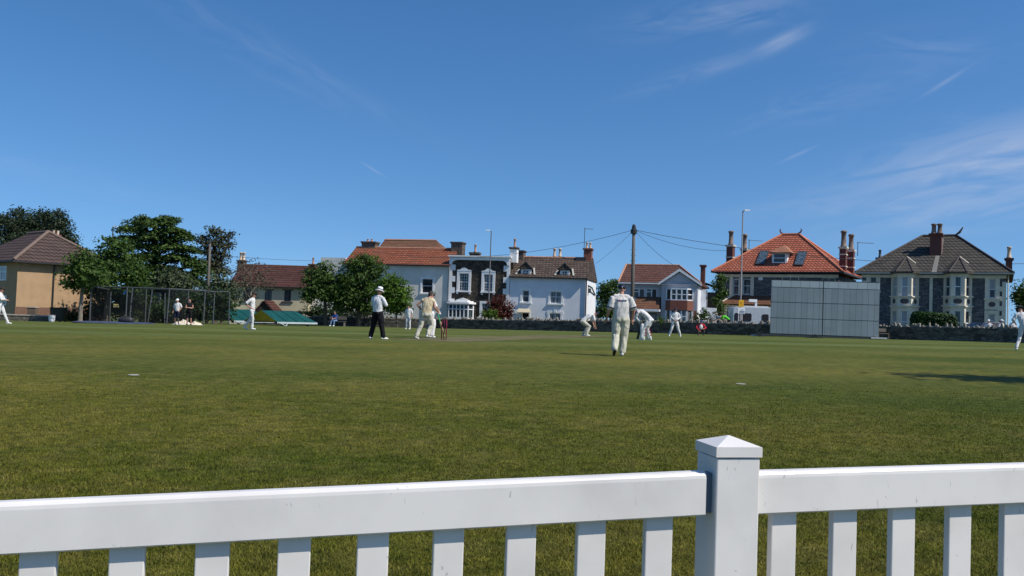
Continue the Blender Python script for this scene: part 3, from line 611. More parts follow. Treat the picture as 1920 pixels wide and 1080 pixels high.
# cream house behind the trees
dC = row_d(843); H = House(843, dC, TH, 'cream_house', 'large pale rendered house with orange tiled roof rising behind the leafy trees')
u0 = H.U(645,520); u1 = H.U(*P3(1098,500)); ze = H.Z(*P3(820,345)); Dh = 6.0; zr = H.Z(*P3(800,205), Dh/2+.2)
h1 = H.rect(R3(860,462,950,582)); hL = H.rect(R3(862,690,950,800))
wall(H, u0, u1, -.5, ze-.05, 12, cream_render, [h1,hL]); window(H, h1, (), (.5,), surround=.18, head='key', fw=.06); window(H, hL, (.5,), (), surround=.15)
RO = hip(H, u0,u1-.1,-.38,Dh+.2,ze+.03,(u0,Dh/2+.2),(u1-.1,Dh/2+.2),zr,old_tile); ridge(H,[(u0,Dh/2+.2,zr+.02),(u1-.1,Dh/2+.2,zr+.02)],.13,terracotta,RO)
gutter(H,u0,u1,-.38,ze+.03)
za = H.Z(*P3(760,137), 8.6); ua = H.U(*P3(545,140), 8.6); ub = H.U(*P3(985,145), 8.6); zc_ = zr-.9
R_2 = hip(H, H.U(*P3(445,200),5.6), H.U(*P3(1075,215),5.6), 5.4, 12.2, zc_, (ua,8.6),(ub,8.6), za, darkbrown_tile); ridge(H,[(ua,8.6,za+.02),(ub,8.6,za+.02)],.13,terracotta,R_2)
H.B(MB().box(u0+.5,u1-.5,5.5,12,ze-.1,zc_-.165), 'wall', cream_render)
chimney(H, R3(350,148,464,235), 3.0, 1.3, grey_brick, RO, ((.3,.35),(.6,.35)), terracotta, zb=ze+.2, vref=3.0, cap=True)
H.B(MB().box(u0-3.2,u0-.003,.3,6,-.4,H.Z(645,483)), 'side_wing', cream_render)
H.B(MB().tube([(u1-.12,-.12,-.3),(u1-.12,-.12,ze-.1)], .08, 6), 'drainpipe', plain('grey pipe', (.25,.26,.27), .5))

# ------------------------------------------------------------------ beige house at far left
H = House(28, 66, -50, 'beige_house', 'tan roughcast house with hipped brown roof at the far left edge')
SL = sub_frame(H, 0, 0, 90)      # its shaded left face: u runs towards the viewer's left... measured from the corner
ze = H.Z(*P1(250,508)); W = 7.0; D = 11.0
ax, az_ = 3.1, None
wall(H, 0, W, -.6, ze, D, tan_render)
# the shaded face's window (x = 0 plane): px 0..13
def side_pt(px, py):   # on plane u=0
    r = ray(px,py); nrm = H.u; t = H.P0.dot(nrm)/(r.x*nrm.x+r.y*nrm.y); return Vector((r.x*t,r.y*t)).dot(H.v)-H.P0.dot(H.v), CZ+r.z*t-H.z0
for y0_, y1_ in ((538,640),(745,820)):
    va, zA = side_pt(*P1(46,y1_)); vb_, zB = side_pt(*P1(-60,y0_)); m = MB()
    for a_, b2 in ((va,va+.09),(vb_-.09,vb_)): m.box(-.05,-.003,a_,b2,zA,zB)
    for f_ in (.33,.66): m.box(-.046,-.003,va+(vb_-va)*f_-.04,va+(vb_-va)*f_+.04,zA+.09,zB-.09)
    m.box(-.05,-.003,va+.09,vb_-.09,zA,zA+.09).box(-.05,-.003,va+.09,vb_-.09,zB-.09,zB).box(-.044,-.003,va+.09,vb_-.09,zB-.5,zB-.42)
    f_ = H.B(m, 'window', upvc); H.B(MB().box(-.02,-.002,va+.05,vb_-.05,zA+.05,zB-.05), 'pane', glass_curtain, f_)
rv_ = 4.2; ru_ = 2.9
# ridge runs back from the near hip
zr = ze+2.75
V = [(-.5,-.5,ze+.05),(W+.5,-.5,ze+.05),(W+.5,D+.5,ze+.05),(-.5,D+.5,ze+.05),(W/2,3.6,zr),(W/2,D-3.4,zr)]
V += [(x,y,z-.14) for x,y,z in V[:4]]
RO = H.B(MB().add(V,[(0,1,4),(1,2,5,4),(2,3,5),(3,0,4,5),(6,7,1,0),(7,8,2,1),(8,9,3,2),(9,6,0,3),(9,8,7,6)]), 'roof', purple_tile)
for pts in ([(-.5,-.5,ze+.08),(W/2,3.6,zr+.03)],[(W+.5,-.5,ze+.08),(W/2,3.6,zr+.03)],[(W/2,3.6,zr+.03),(W/2,D-3.4,zr+.03)]): ridge(H, pts, .13, plain('ridge tile tan', (.17,.12,.095), .8), RO)
H.B(MB().box(-.6,W+.6,-.62,-.503,ze-.10,ze+.03).box(-.62,-.503,-.5,D+.5,ze-.10,ze+.03), 'gutter', fascia)
ud = H.U(*P1(382,700)); H.B(MB().tube([(ud,-.08,-.2),(ud,-.08,ze-.15),(ud,-.42,ze-.02)], .06, 6), 'drainpipe', fascia)
H.B(MB().box(-.06,W,-.05,-.003,-.6,H.Z(*P1(250,833))), 'plinth', plain('brown plinth', (.16,.09,.06), .8))
H.B(MB().box(W*.75,W*.75+.7,7.0,7.8,ze+.3,zr+.1), 'chimney', dark_brick, RO)
for k in (0,1): H.B(MB().lathe((W*.75+.18+.35*k,7.4,zr+.1),[(.13,0),(.10,.1),(.10,.35),(.14,.4)],8), 'chimney_pot', buffpot, RO)
# ------------------------------------------------------------------ cottage with dark red roof
H = House(P2(1150,0)[0], 112, 5, 'cottage', 'low cream cottage with long dark red tiled roof and brown gabled porch')
u0 = H.U(*P2(548,720)); u1 = 0; ze = H.Z(*P2(850,655)); D = 7.5; zr = H.Z(*P2(900,490), D/2)
hs_ = [H.rect(R2(815,683,870,766)), H.rect(R2(967,683,1020,768)), H.rect(R2(650,685,700,762))]
wall(H, u0, u1, -.8, ze, D, pale_cottage, hs_, gables=zr-.1)
slatey = plain('dark sill', (.06,.06,.065), .7)
for h_ in hs_:
    f = window(H, h_, (.5,), (.5,), fmat=plain('dark frame', (.10,.09,.09), .6), sill=False); H.B(MB().box(h_[0]-.3,h_[1]+.3,-.14,.02,h_[2]-.2,h_[2]-.01).box(h_[0]-.25,h_[1]+.25,-.08,.02,h_[3]+.01,h_[3]+.13), 'window_sill', slatey, f)
RO = hip(H, u0-.2,u1+.2,-.45,D+.45,ze+.05,(u0-.2,D/2),(u1+.2,D/2),zr,cottage_tile); gutter(H,u0-.2,u1+.2,-.45,ze+.05); ridge(H,[(u0-.2,D/2,zr),(u1+.2,D/2,zr)],.12,darkbrown_tile,RO)
chimney(H, R2(1158,478,1202,555), D/2-1.6, 1.1, dark_brick, RO, ((.5,.9),), terracotta, zb=ze+.5, vref=D/2-1.6, cap=True)
chimney(H, R2(602,448,652,500), D/2-.4, 1.0, grey_brick, RO, ((.3,1.1),(.75,1.1)), buffpot, zb=ze+.5, cap=True, potr=.2)
H.B(MB().box(u1+.003,u1+2.8,.6,D-.5,-.8,ze-.9), 'side_extension', cream_render)
pu0,pu1,pz0,pz1 = H.rect(R2(755,768,915,862), -2); pc_ = (pu0+pu1)/2-.1
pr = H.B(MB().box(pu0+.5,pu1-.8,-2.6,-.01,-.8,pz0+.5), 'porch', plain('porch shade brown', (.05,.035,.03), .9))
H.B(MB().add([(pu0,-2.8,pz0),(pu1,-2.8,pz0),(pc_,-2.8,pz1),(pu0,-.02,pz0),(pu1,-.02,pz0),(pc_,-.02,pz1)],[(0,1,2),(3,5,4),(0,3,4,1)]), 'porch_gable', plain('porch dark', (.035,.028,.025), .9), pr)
H.B(MB().extr([(pc_-.05,-3,pz1),(pc_+.1,-3,pz1+.12),(pu1+.3,-3,pz0+.03),(pu1+.1,-3,pz0-.08)], (0,2.98,0)), 'porch_roof', cottage_tile, pr)
H.B(MB().extr([(pc_-.06,-3,pz1),(pc_+.095,-3,pz1+.125),(pu0-.3,-3,pz0+.03),(pu0-.1,-3,pz0-.08)], (0,2.98,0)), 'porch_roof', cottage_tile, pr)
# dark shed wall to the right in front of the cottage
dS = 92; q0 = ground_at(P2(945,0)[0], dS); q1 = ground_at(P2(1250,0)[0], dS)
sh = thing('garden_shed', 'long low dark shed behind the green covers in front of the cottage', 'shed', q0, 0)
hh = at(P2(1000,0)[0], P2(0,843)[1], dS).z-q0.z; Lg = q1.x-q0.x
MB().box(0,Lg,0,3,-.3,hh-.12).build('wall', plain('black boards', (.022,.022,.024), .8, nscale=5, nvar=.3), sh); MB().box(-.15,Lg+.15,-.15,3.2,hh-.118,hh).build('roof', lead, sh)

# ------------------------------------------------------------------ grey semi with cross gable
H = House(P2(0,0)[0]+0+1164-300, 86, 18, 'grey_house', 'grey rendered house with reddish roof, white edged front gable and tall thin chimney')
u0 = 0; u1 = H.U(*PG(1300,600)); ze = H.Z(*PG(450,390)); D = 8.0
zr = H.Z(*PG(640,130), D/2); r0 = H.U(*PG(262,125), D/2); r1 = H.U(*PG(1025,150), D/2)
hA = H.rect(RG(365,470,532,615)); hB = H.rect(RG(548,470,712,620)); um_ = H.U(*PG(760,600)); hD = H.rect(RG(590,830,700,985))
wall(H, 0, u1, -.5, ze-.05, D, grey_render, [hA,hB,hD])
for h_ in (hA,hB): window(H, h_, (.5,), (), fw=.08, bw=.09, pmat=glass); 
for h_ in (hA,hB):
    H.B(MB().box(h_[0]+.08,(h_[0]+h_[1])/2-.03,.064,.125,h_[2]+(h_[3]-h_[2])*.68-.04,h_[2]+(h_[3]-h_[2])*.68+.04), 'window_transom', upvc)
H.B(bars(hD[0],hD[1],hD[2],hD[3],(),(.45,),.08,.05,.07,.13), 'door', plain('dark door', (.03,.03,.04), .4)); 
RO = hip(H, -.3,u1+.35,-.4,D+.4,ze+.03,(r0,D/2),(r1,D/2),zr,semi_tile)
for pts in ([(r0,D/2,zr+.02),(r1,D/2,zr+.02)],[(r1,D/2,zr+.02),(u1+.35,-.4,ze+.06)],[(-.3,-.4,ze+.06),(r0,D/2,zr+.02)]): ridge(H, pts, .09, terracotta, RO)
gutter(H,-.3,um_,-.4,ze+.03,white_paint)
# cross gable
ga, gb = um_, u1+.05; gc = H.U(*PG(1035,190), -.8); gzp = H.Z(*PG(1035,196), -.8); gze = H.Z(*PG(1020,405), -.8)
H.B(MB().box(ga+.15,gb-.05,-.5,-.003,-.5,gze), 'wall', grey_render)
H.B(MB().extr([(ga+.1,-.52,gze+.003),(gb-.02,-.52,gze+.003),(gc,-.52,gzp-.25)], (0,.5,0)), 'gable', grey_render)
H.B(MB().add([(ga-.05,-.75,gze-.02),(gb+.25,-.75,gze-.02),(gc,-.75,gzp),(ga-.05,4,gze-.02),(gb+.25,4,gze-.02),(gc,4,gzp)],[(0,2,5,3),(2,1,4,5),(0,3,4,1),(3,5,4)]), 'gable_roof', semi_tile, RO)
for s_, e_ in ((-1,ga-.15),(1,gb+.35)):
    H.B(MB().extr([(e_,-.84,gze-.16),(e_,-.84,gze+.08),(gc,-.84,gzp+.10),(gc,-.84,gzp-.18)], (0,.08,0)), 'bargeboard', white_paint)
H.B(MB().box(ga+.05,gb-.05,-.72,-.525,gze-.10,gze+.0), 'band', plain('pale band', (.5,.5,.52), .7)); 
# upper bay, hung tiles, lower bay
b0,b1,bz0,bz1 = H.rect(RG(835,485,1222,628), -1.0)
fp = lambda e: [(b0+.55-e,-1.15-e),(b1-.5+e,-1.15-e),(b1+e,-.505),(b0-e,-.505)]
BY = H.B(MB().prism(fp(.02), bz0-.10, bz0).prism(fp(.02), bz1, bz1+.12), 'bay_window', upvc)
H.B(MB().prism(fp(-.05), bz0+.002, bz1-.002), 'pane', glass, BY)
m = MB(); n_ = 3
for k in range(4):
    x = b0+.55+(b1-b0-1.05)*k/3; m.box(x-.07,x+.07,-1.16,-1.06,bz0,bz1)
m.box(b0+.55,b1-.5,-1.155,-1.07,bz1-.52,bz1-.44)
for x_,s_ in ((b1-.02,-1),(b0+.02,1)): m.box(x_-.06,x_+.06,-.60,-.506,bz0,bz1)
m.extr([(b1-.5,-1.16,bz1-.52),(b1,-.55,bz1-.52),(b1,-.55,bz1-.43),(b1-.5,-1.16,bz1-.43)],(-.04,.02,0))
H.B(m, 'window_frame', upvc, BY)
tz0 = H.Z(*PG(1020,785), -1.0); H.B(MB().prism(fp(.06), tz0, bz0-.102), 'hung_tiles', red_brick, BY)
lz1 = tz0-.05; H.B(MB().prism(fp(-.04), .5, lz1), 'pane', glass_curtain, BY); H.B(MB().prism(fp(.0), -.5, .498), 'bay_base', red_brick, BY)
m = MB()
for k in range(4):
    x = b0+.55+(b1-b0-1.05)*k/3; m.box(x-.08,x+.08,-1.16,-1.06,.5,lz1)
m.box(b0+.55,b1-.5,-1.155,-1.07,lz1-.6,lz1-.5)
for x_ in (b1-.02,b0+.02): m.box(x_-.08,x_+.08,-.62,-.506,.5,lz1)
H.B(m, 'window_frame', upvc, BY)
H.B(MB().box(b1+.06,gb-.06,-.53,-.503,-.5,tz0), 'brick_panel', red_brick)
# porch canopy and lean-to roof
cu0,cu1,cz0,cz1 = H.rect(RG(345,768,755,806), -1.0); cz0 = max(cz0, hD[3]+.02)
PC = H.B(MB().box(cu0,cu1,-1.6,-.02,cz1-.22,cz1), 'canopy', white_paint)
H.B(MB().add([(cu0+.1,-1.5,cz1+.003),(cu1-.1,-1.5,cz1+.003),(cu1-.1,-.01,cz1+1.25),(cu0+.3,-.01,cz1+1.25),(cu0+.1,-.01,cz1+.003),(cu1-.1,-.01,cz1+.003)],[(0,1,2,3),(0,3,4),(1,5,2),(0,4,5,1),(4,3,2,5)]), 'canopy_roof', darkbrown_tile, PC)
H.B(MB().box(.1,cu0+.9,-1.2,-.01,-.5,cz1-.25), 'porch', plain('porch white', (.6,.6,.6), .7), PC)
ch = chimney(H, RG(1338,130,1400,405), 3.0, .7, dark_brick, RO, (), zb=-.5, vref=3.0, cap=True)
# white chimney breast on the right wall
H.B(MB().box(u1+.003,u1+.55,2.6,4.0,-.5,ze-.4), 'chimney_breast', white_render); H.B(MB().box(u1-.0,u1+.02,-.0,D,-.5,ze-.1), 'side_wall', white_render)
H.B(MB().box(u1+.56,u1+1.6,2.2,4.2,-.5,H.Z(*PG(1430,750),3)), 'side_porch', white_render)
# rear wing
w0 = H.U(*PG(1415,600), 7.5); w1 = H.U(*PG(1600,600), 7.5); wz = H.Z(*PG(1480,470), 7.5)
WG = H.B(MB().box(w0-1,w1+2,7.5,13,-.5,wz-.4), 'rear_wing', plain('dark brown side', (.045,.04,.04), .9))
H.B(MB().add([(w0-3.5,7.2,wz+1.6),(w1+2.3,7.2,wz-.45),(w1+2.3,13,wz-.45),(w0-3.5,13,wz+1.6),(w0-3.5,7.2,wz+1.45),(w1+2.3,7.2,wz-.6),(w1+2.3,13,wz-.6),(w0-3.5,13,wz+1.45)],[(0,1,2,3),(4,7,6,5),(0,4,5,1),(1,5,6,2),(3,2,6,7),(0,3,7,4)]), 'rear_roof', slate_tile, WG)

# ------------------------------------------------------------------ house with the bright orange roof
H = House(P6(1000,0)[0], 84, 31, 'orange_roofed_house', 'dark stone house with bright orange hipped roof, skylights and a dormer')
u0 = H.U(*P6(105,600)); u1 = 0; ze = H.Z(*P6(540,520)); D = 10.5; zr = H.Z(*P6(650,238), D/2); r0 = H.U(*P6(588,238),D/2); r1 = H.U(*P6(712,240),D/2)
hA = H.rect(R6(217,570,262,690)); hB = H.rect(R6(292,570,352,690)); hC = H.rect(R6(583,556,712,580)); hE = H.rect(R6(885,562,985,640))
hC = (hC[0],hC[1],hC[2]-1.2,hC[3]); hF = H.rect(R6(160,790,215,880), 0)
wall(H, u0, u1, -.5, ze-.25, D, slate_rubble, [hA,hB,hC,hE])
H.B(MB().box(u0-.02,u1+.02,-.08,.06,ze-.55,ze-.245), 'eaves_band', bath_stone)
for h_ in (hA,hB): window(H, h_, (), (.55,), sill=False, pmat=glass_curtain, fw=.08)
window(H, hC, (.5,), (), sill=False, fmat=bath_stone); window(H, hE, (.5,), (), sill=False, fmat=bath_stone)
m = MB().box(hA[0]-.35,hA[0]-.004,-.07,.03,hA[2]-.2,hA[3]+.3).box(hA[1]+.004,hB[0]-.004,-.07,.03,hA[2]-.2,hA[3]+.3).box(hB[1]+.004,hB[1]+.3,-.07,.03,hA[2]-.2,hA[3]+.3).box(hA[0]-.45,hB[1]+.4,-.16,.03,hA[2]-.42,hA[2]-.203)
H.B(m, 'window_surround', bath_stone)
H.B(MB().box(u0-.02,u0+.5,-.05,.02,2.5,ze-.56), 'quoins', bath_stone)
H.box('plaque', white_paint, R6(408,560,440,581), -.05, -.003)
RO = hip(H, u0-.55,u1+.5,-.55,D+.5,ze+.03,(r0,D/2),(r1,D/2),zr,orange_tile)
for pts in ([(r0,D/2,zr+.03),(r1,D/2,zr+.03)],[(r0,D/2,zr+.03),(u0-.55,-.55,ze+.06)],[(r1,D/2,zr+.03),(u1+.5,-.55,ze+.06)],[(r1,D/2,zr+.03),(u1+.5,D+.5,ze+.06)]): ridge(H, pts, .12, plain('orange ridge tile', (.50,.17,.09), .8), RO)
H.B(MB().box(u0-.6,u1+.55,-.68,-.553,ze-.12,ze+.02).box(u1+.503,u1+.62,-.6,D+.5,ze-.12,ze+.02), 'gutter', fascia)
for s_, rx in ((-1,r0),(1,r1)):
    H.B(MB().tube([(rx-s_*.1,D/2,zr+.05),(rx+s_*.12,D/2,zr+.18),(rx+s_*.28,D/2,zr+.45),(rx+s_*.18,D/2,zr+.62)], [.10,.10,.07,.04], 6), 'finial', dark_brick, RO)
sl_ = (zr-ze)/(D/2+.55)
def on_slope(px, py):   # point of the front slope seen at a pixel
    r = ray(px, py); lo, hi = -.55, D/2
    for _ in range(40):
        v = (lo+hi)/2; u, z = H.uz(px, py, v)
        if z > ze+.03+(v+.55)*sl_: lo = v
        else: hi = v
    return u, v, z
nrm_ = Vector((0,-sl_,1)).normalized()
for (tl,tr,br_,bl) in ((P6(424,368),P6(490,368),P6(455,466),P6(386,468)),(P6(706,373),P6(776,373),P6(742,476),P6(676,474))):
    q_ = [Vector(on_slope(*p)) for p in (tl,tr,br_,bl)]
    sk = H.B(MB().extr([p+nrm_*.03 for p in q_], nrm_*.12), 'skylight', darkmetal); c_ = sum(q_, Vector())/4
    H.B(MB().extr([c_+(p-c_)*.84+nrm_*.14 for p in q_], nrm_*.02), 'pane', glassmat('sky glass', (.10,.14,.17), (.04,.06,.08), .05), sk)
# dormer
v_ = on_slope(*P6(565,452))[1]-.02; d0,d1,dz0,dz1 = H.rect(R6(518,378,614,452), v_)
DM = H.B(MB().box(d0-.12,d1+.12,v_+.05,v_+4,dz0-.05,dz1+.05), 'dormer', white_paint)
H.B(bars(d0,d1,dz0,dz1,(),(.5,),.09,.07,v_-.02,v_+.046), 'window_frame', upvc, DM); H.B(MB().box(d0+.04,d1-.04,v_+.035,v_+.047,dz0+.04,dz1-.04), 'pane', glass_teal, DM)
e0,e1 = H.U(*P6(498,370),v_), H.U(*P6(668,378),v_); ez = dz1+.06; cz_ = H.Z(*P6(585,318), v_+1); cu_ = (e0+e1)/2
H.B(MB().add([(e0,v_-.35,ez),(e1-.2,v_-.35,ez),(e1-.2,v_+5,ez),(e0,v_+5,ez),(cu_,v_+1.0,cz_),(cu_,v_+4.5,cz_),(e0,v_-.35,ez-.1),(e1-.2,v_-.35,ez-.1)],[(0,1,4),(1,2,5,4),(3,0,4,5),(6,7,1,0),(0,3,2,7,6)]), 'dormer_roof', brickish('dormer tile', (.33,.14,.08), (.40,.18,.11), (.14,.06,.04), .25, .16, .02, weather=(.2,.12,.08)), DM)
def big_chimney(R, v, nb, potpx, hpot=1.5, zb=None):
    return chimney(H, R, v, .9, dark_brick, RO, ((.5,hpot),), plain('sooty buff pot', (.19,.14,.11), .85, nscale=3, nvar=.45), cap=True, capmat=bath_stone, bands=nb, bandmat=bath_stone, zb=zb if zb is not None else ze-.3, vref=v, potr=.27)
big_chimney(R6(167,318,214,455), 4.3, (.45,.62), 0, 1.6); big_chimney(R6(276,345,316,395), 8.2, (), 0, 1.7)
big_chimney(R6(1014,332,1062,525), 2.6, (.35,.75), 0, 1.7); big_chimney(R6(1070,355,1120,545), 6.5, (.4,.72), 0, 1.7)
# ground-floor bay with red roof
g0_,g1_,gz0_,gz1_ = H.rect(R6(150,765,520,900), -1.2)
GB = H.B(MB().box(g0_,g1_+1.5,-1.2,-.003,-.5,gz1_), 'bay', bath_stone)
hF = H.rect(R6(168,785,215,868), -1.2); f_ = H.B(bars(hF[0],hF[1],hF[2]-.4,hF[3],(),(.5,),.08,.05,-1.26,-1.203), 'window_frame', upvc, GB); H.B(MB().box(hF[0]+.03,hF[1]-.03,-1.215,-1.2015,hF[2]-.37,hF[3]-.03), 'pane', glass_curtain, GB)
H.B(MB().add([(g0_-.4,-1.6,gz1_+.05),(g1_+1.8,-1.6,gz1_+.05),(g1_+1.8,-.004,gz1_+1.0),(g0_+.7,-.004,gz1_+1.0),(g0_-.4,-.004,gz1_+.05),(g1_+1.8,-.004,gz1_+.05),(g0_-.4,-1.6,gz1_-.08),(g1_+1.8,-1.6,gz1_-.08)],[(0,1,2,3),(0,3,4),(1,5,2),(6,7,1,0),(0,4,5,7,6)]), 'bay_roof', darkbrown_tile, GB)
H.B(MB().tube([(g0_-.4,-1.6,gz1_+.08),(g0_+.7,-.05,gz1_+1.05)], .09, 6), 'bay_hip', bath_stone, GB)
aerial(P6(336,0)[0], P6(0,275)[1], P6(0,395)[1], 92, 'television aerial between the left chimneys of the orange roofed house', 5, arm=1.6)
aerial(P6(1152,0)[0], P6(0,292)[1], P6(0,400)[1], 88, 'television aerial on the right chimneys of the orange roofed house', 6, arm=1.8)

# ------------------------------------------------------------------ grey roofed pair at right
H = House(P7(1185,0)[0], 71.5, 30, 'bay_fronted_house', 'grey roofed stone house with two cream bay windows behind the dark hedge')
u0 = H.U(*P7(66,600)); u1 = 0; ze = H.Z(*P7(620,466)); D = 11; rv_ = D/2
zr = H.Z(*P7(660,174), rv_); r0 = H.U(*P7(540,172), rv_); r1 = H.U(*P7(800,174), rv_)
hR = H.rect(R7(1056,510,1108,660)); hR2 = H.rect(R7(1052,784,1104,880)); hL_ = H.rect(R7(130,488,182,600)); 
wall(H, u0, u1, -.5, ze-.05, D, slate_rubble, [hR,hR2,hL_])
for h_, pm in ((hR,glass_blind),(hR2,glass_blind),(hL_,glass)):
    window(H, h_, (), (.45,), sill=True, smat=bath_stone, surround=.30, pmat=pm, proud=.08)
H.B(MB().box(hR[0]+.02,hR[1]-.02,.098,.103,hR[2]+.05,hR[2]+(hR[3]-hR[2])*.42), 'lower_pane', glass)
pil = H.rect(R7(593,470,618,760)); H.B(MB().box(pil[0],pil[1],-.10,.02,-.5,ze-.3), 'pilaster', bath_stone)
pn_ = H.rect(R7(1040,690,1114,728)); H.B(MB().box(hR[0]-.3,hR[1]+.3,-.075,.02,pn_[2]-.25,pn_[3]+.25), 'apron_panel', bath_stone); 
def oval(H_, u0,u1,z0,z1,v,par):
    c=[(u0+(z1-z0)/2,(z0+z1)/2),(u1-(z1-z0)/2,(z0+z1)/2)]; r=(z1-z0)/2; pts=[(c[1][0]+r*math.cos(a),v,c[1][1]+r*math.sin(a)) for a in np.linspace(-1.57,1.57,7)]+[(c[0][0]+r*math.cos(a),v,c[0][1]+r*math.sin(a)) for a in np.linspace(1.57,4.71,7)]
    H_.B(MB().extr(pts, (0,.03,0)), 'stone_panel', plain('purple panel', (.10,.085,.085), .9), par)
oval(H, hR[0]-.02,hR[1]+.02,pn_[2],pn_[3],-.10,None)
m = MB(); m2 = MB()
for i in range(12):
    za = .2+(ze-.9)*i/12; zb = .2+(ze-.9)*(i+1)/12; wq = .28 if i%2 else .62; m.box(u1-wq,u1+.02,-.06,.04,za,zb-.004); m2.box(u0-.02,u0+.5,-.06,.04,za,zb-.004)
H.B(m, 'quoins', bath_stone); H.B(m2, 'quoins', bath_stone)
H.B(MB().box(u0-.02,u1+.02,-.14,-.003,ze-.42,ze-.16), 'eaves_band', bath_stone)
RO = hip(H, u0-.5,u1+.55,-.5,D+.5,ze+.03,(r0,rv_),(r1,rv_),zr,slate_tile)
dr = plain('dark ridge tile', (.07,.055,.05), .8)
for pts in ([(r0,rv_,zr+.03),(r1,rv_,zr+.03)],[(r0,rv_,zr+.03),(u0-.5,-.5,ze+.06)],[(r1,rv_,zr+.03),(u1+.55,-.5,ze+.06)]): ridge(H, pts, .10, dr, RO)
H.B(MB().box(u0-.55,u1+.6,-.63,-.503,ze-.10,ze+.02), 'gutter', plain('pale gutter', (.42,.40,.34), .6))
H.B(MB().tube([(r1,rv_,zr+.05),(r1+.3,rv_,zr+.3),(r1+.55,rv_,zr+.75)], [.09,.12,.05], 6), 'finial', dr, RO)
cc = chimney(H, R7(596,158,686,322), 2.2, 1.3, dark_brick, RO, ((.28,.95),(.8,.95)), plain('sooty buff pot', (.19,.14,.11), .85, nscale=3, nvar=.45), cap=True, zb=ze+1.2, vref=2.2, potr=.21)
fl0,fl1,flz0,flz1 = H.rect(R7(610,330,662,460), 1.0)
# pale valley flashing beneath the chimney
def slopeP(px, py):
    lo, hi = -.5, rv_; s3=(zr-ze)/(rv_+.5)
    for _ in range(40):
        v=(lo+hi)/2; u,z = H.uz(px,py,v)
        if z > ze+.03+(v+.5)*s3: lo=v
        else: hi=v
    return Vector((u,v,z))
n3 = Vector((0,-(zr-ze)/(rv_+.5),1)).normalized()
H.B(MB().extr([slopeP(*P7(x,y))+n3*.01 for x,y in ((608,460),(648,460),(672,332),(640,332))], n3*.02), 'flashing', plain('mortar pale', (.19,.18,.16), .9), RO)
H.B(MB().extr([slopeP(*P7(x,y))+n3*.01 for x,y in ((676,322),(690,322),(704,200),(692,190))], n3*.02), 'flashing', plain('mortar pale', (.19,.18,.16), .9), RO)
chimney(H, R7(1186,350,1238,450), 5.0, .7, dark_brick, RO, ((.5,1.05),), buffpot, cap=True, zb=ze-.5, vref=5, potr=.17)
chimney(H, R7(178,345,214,370), 9, .7, grey_brick, RO, ((.7,.8),), darkmetal, zb=ze, vref=9)
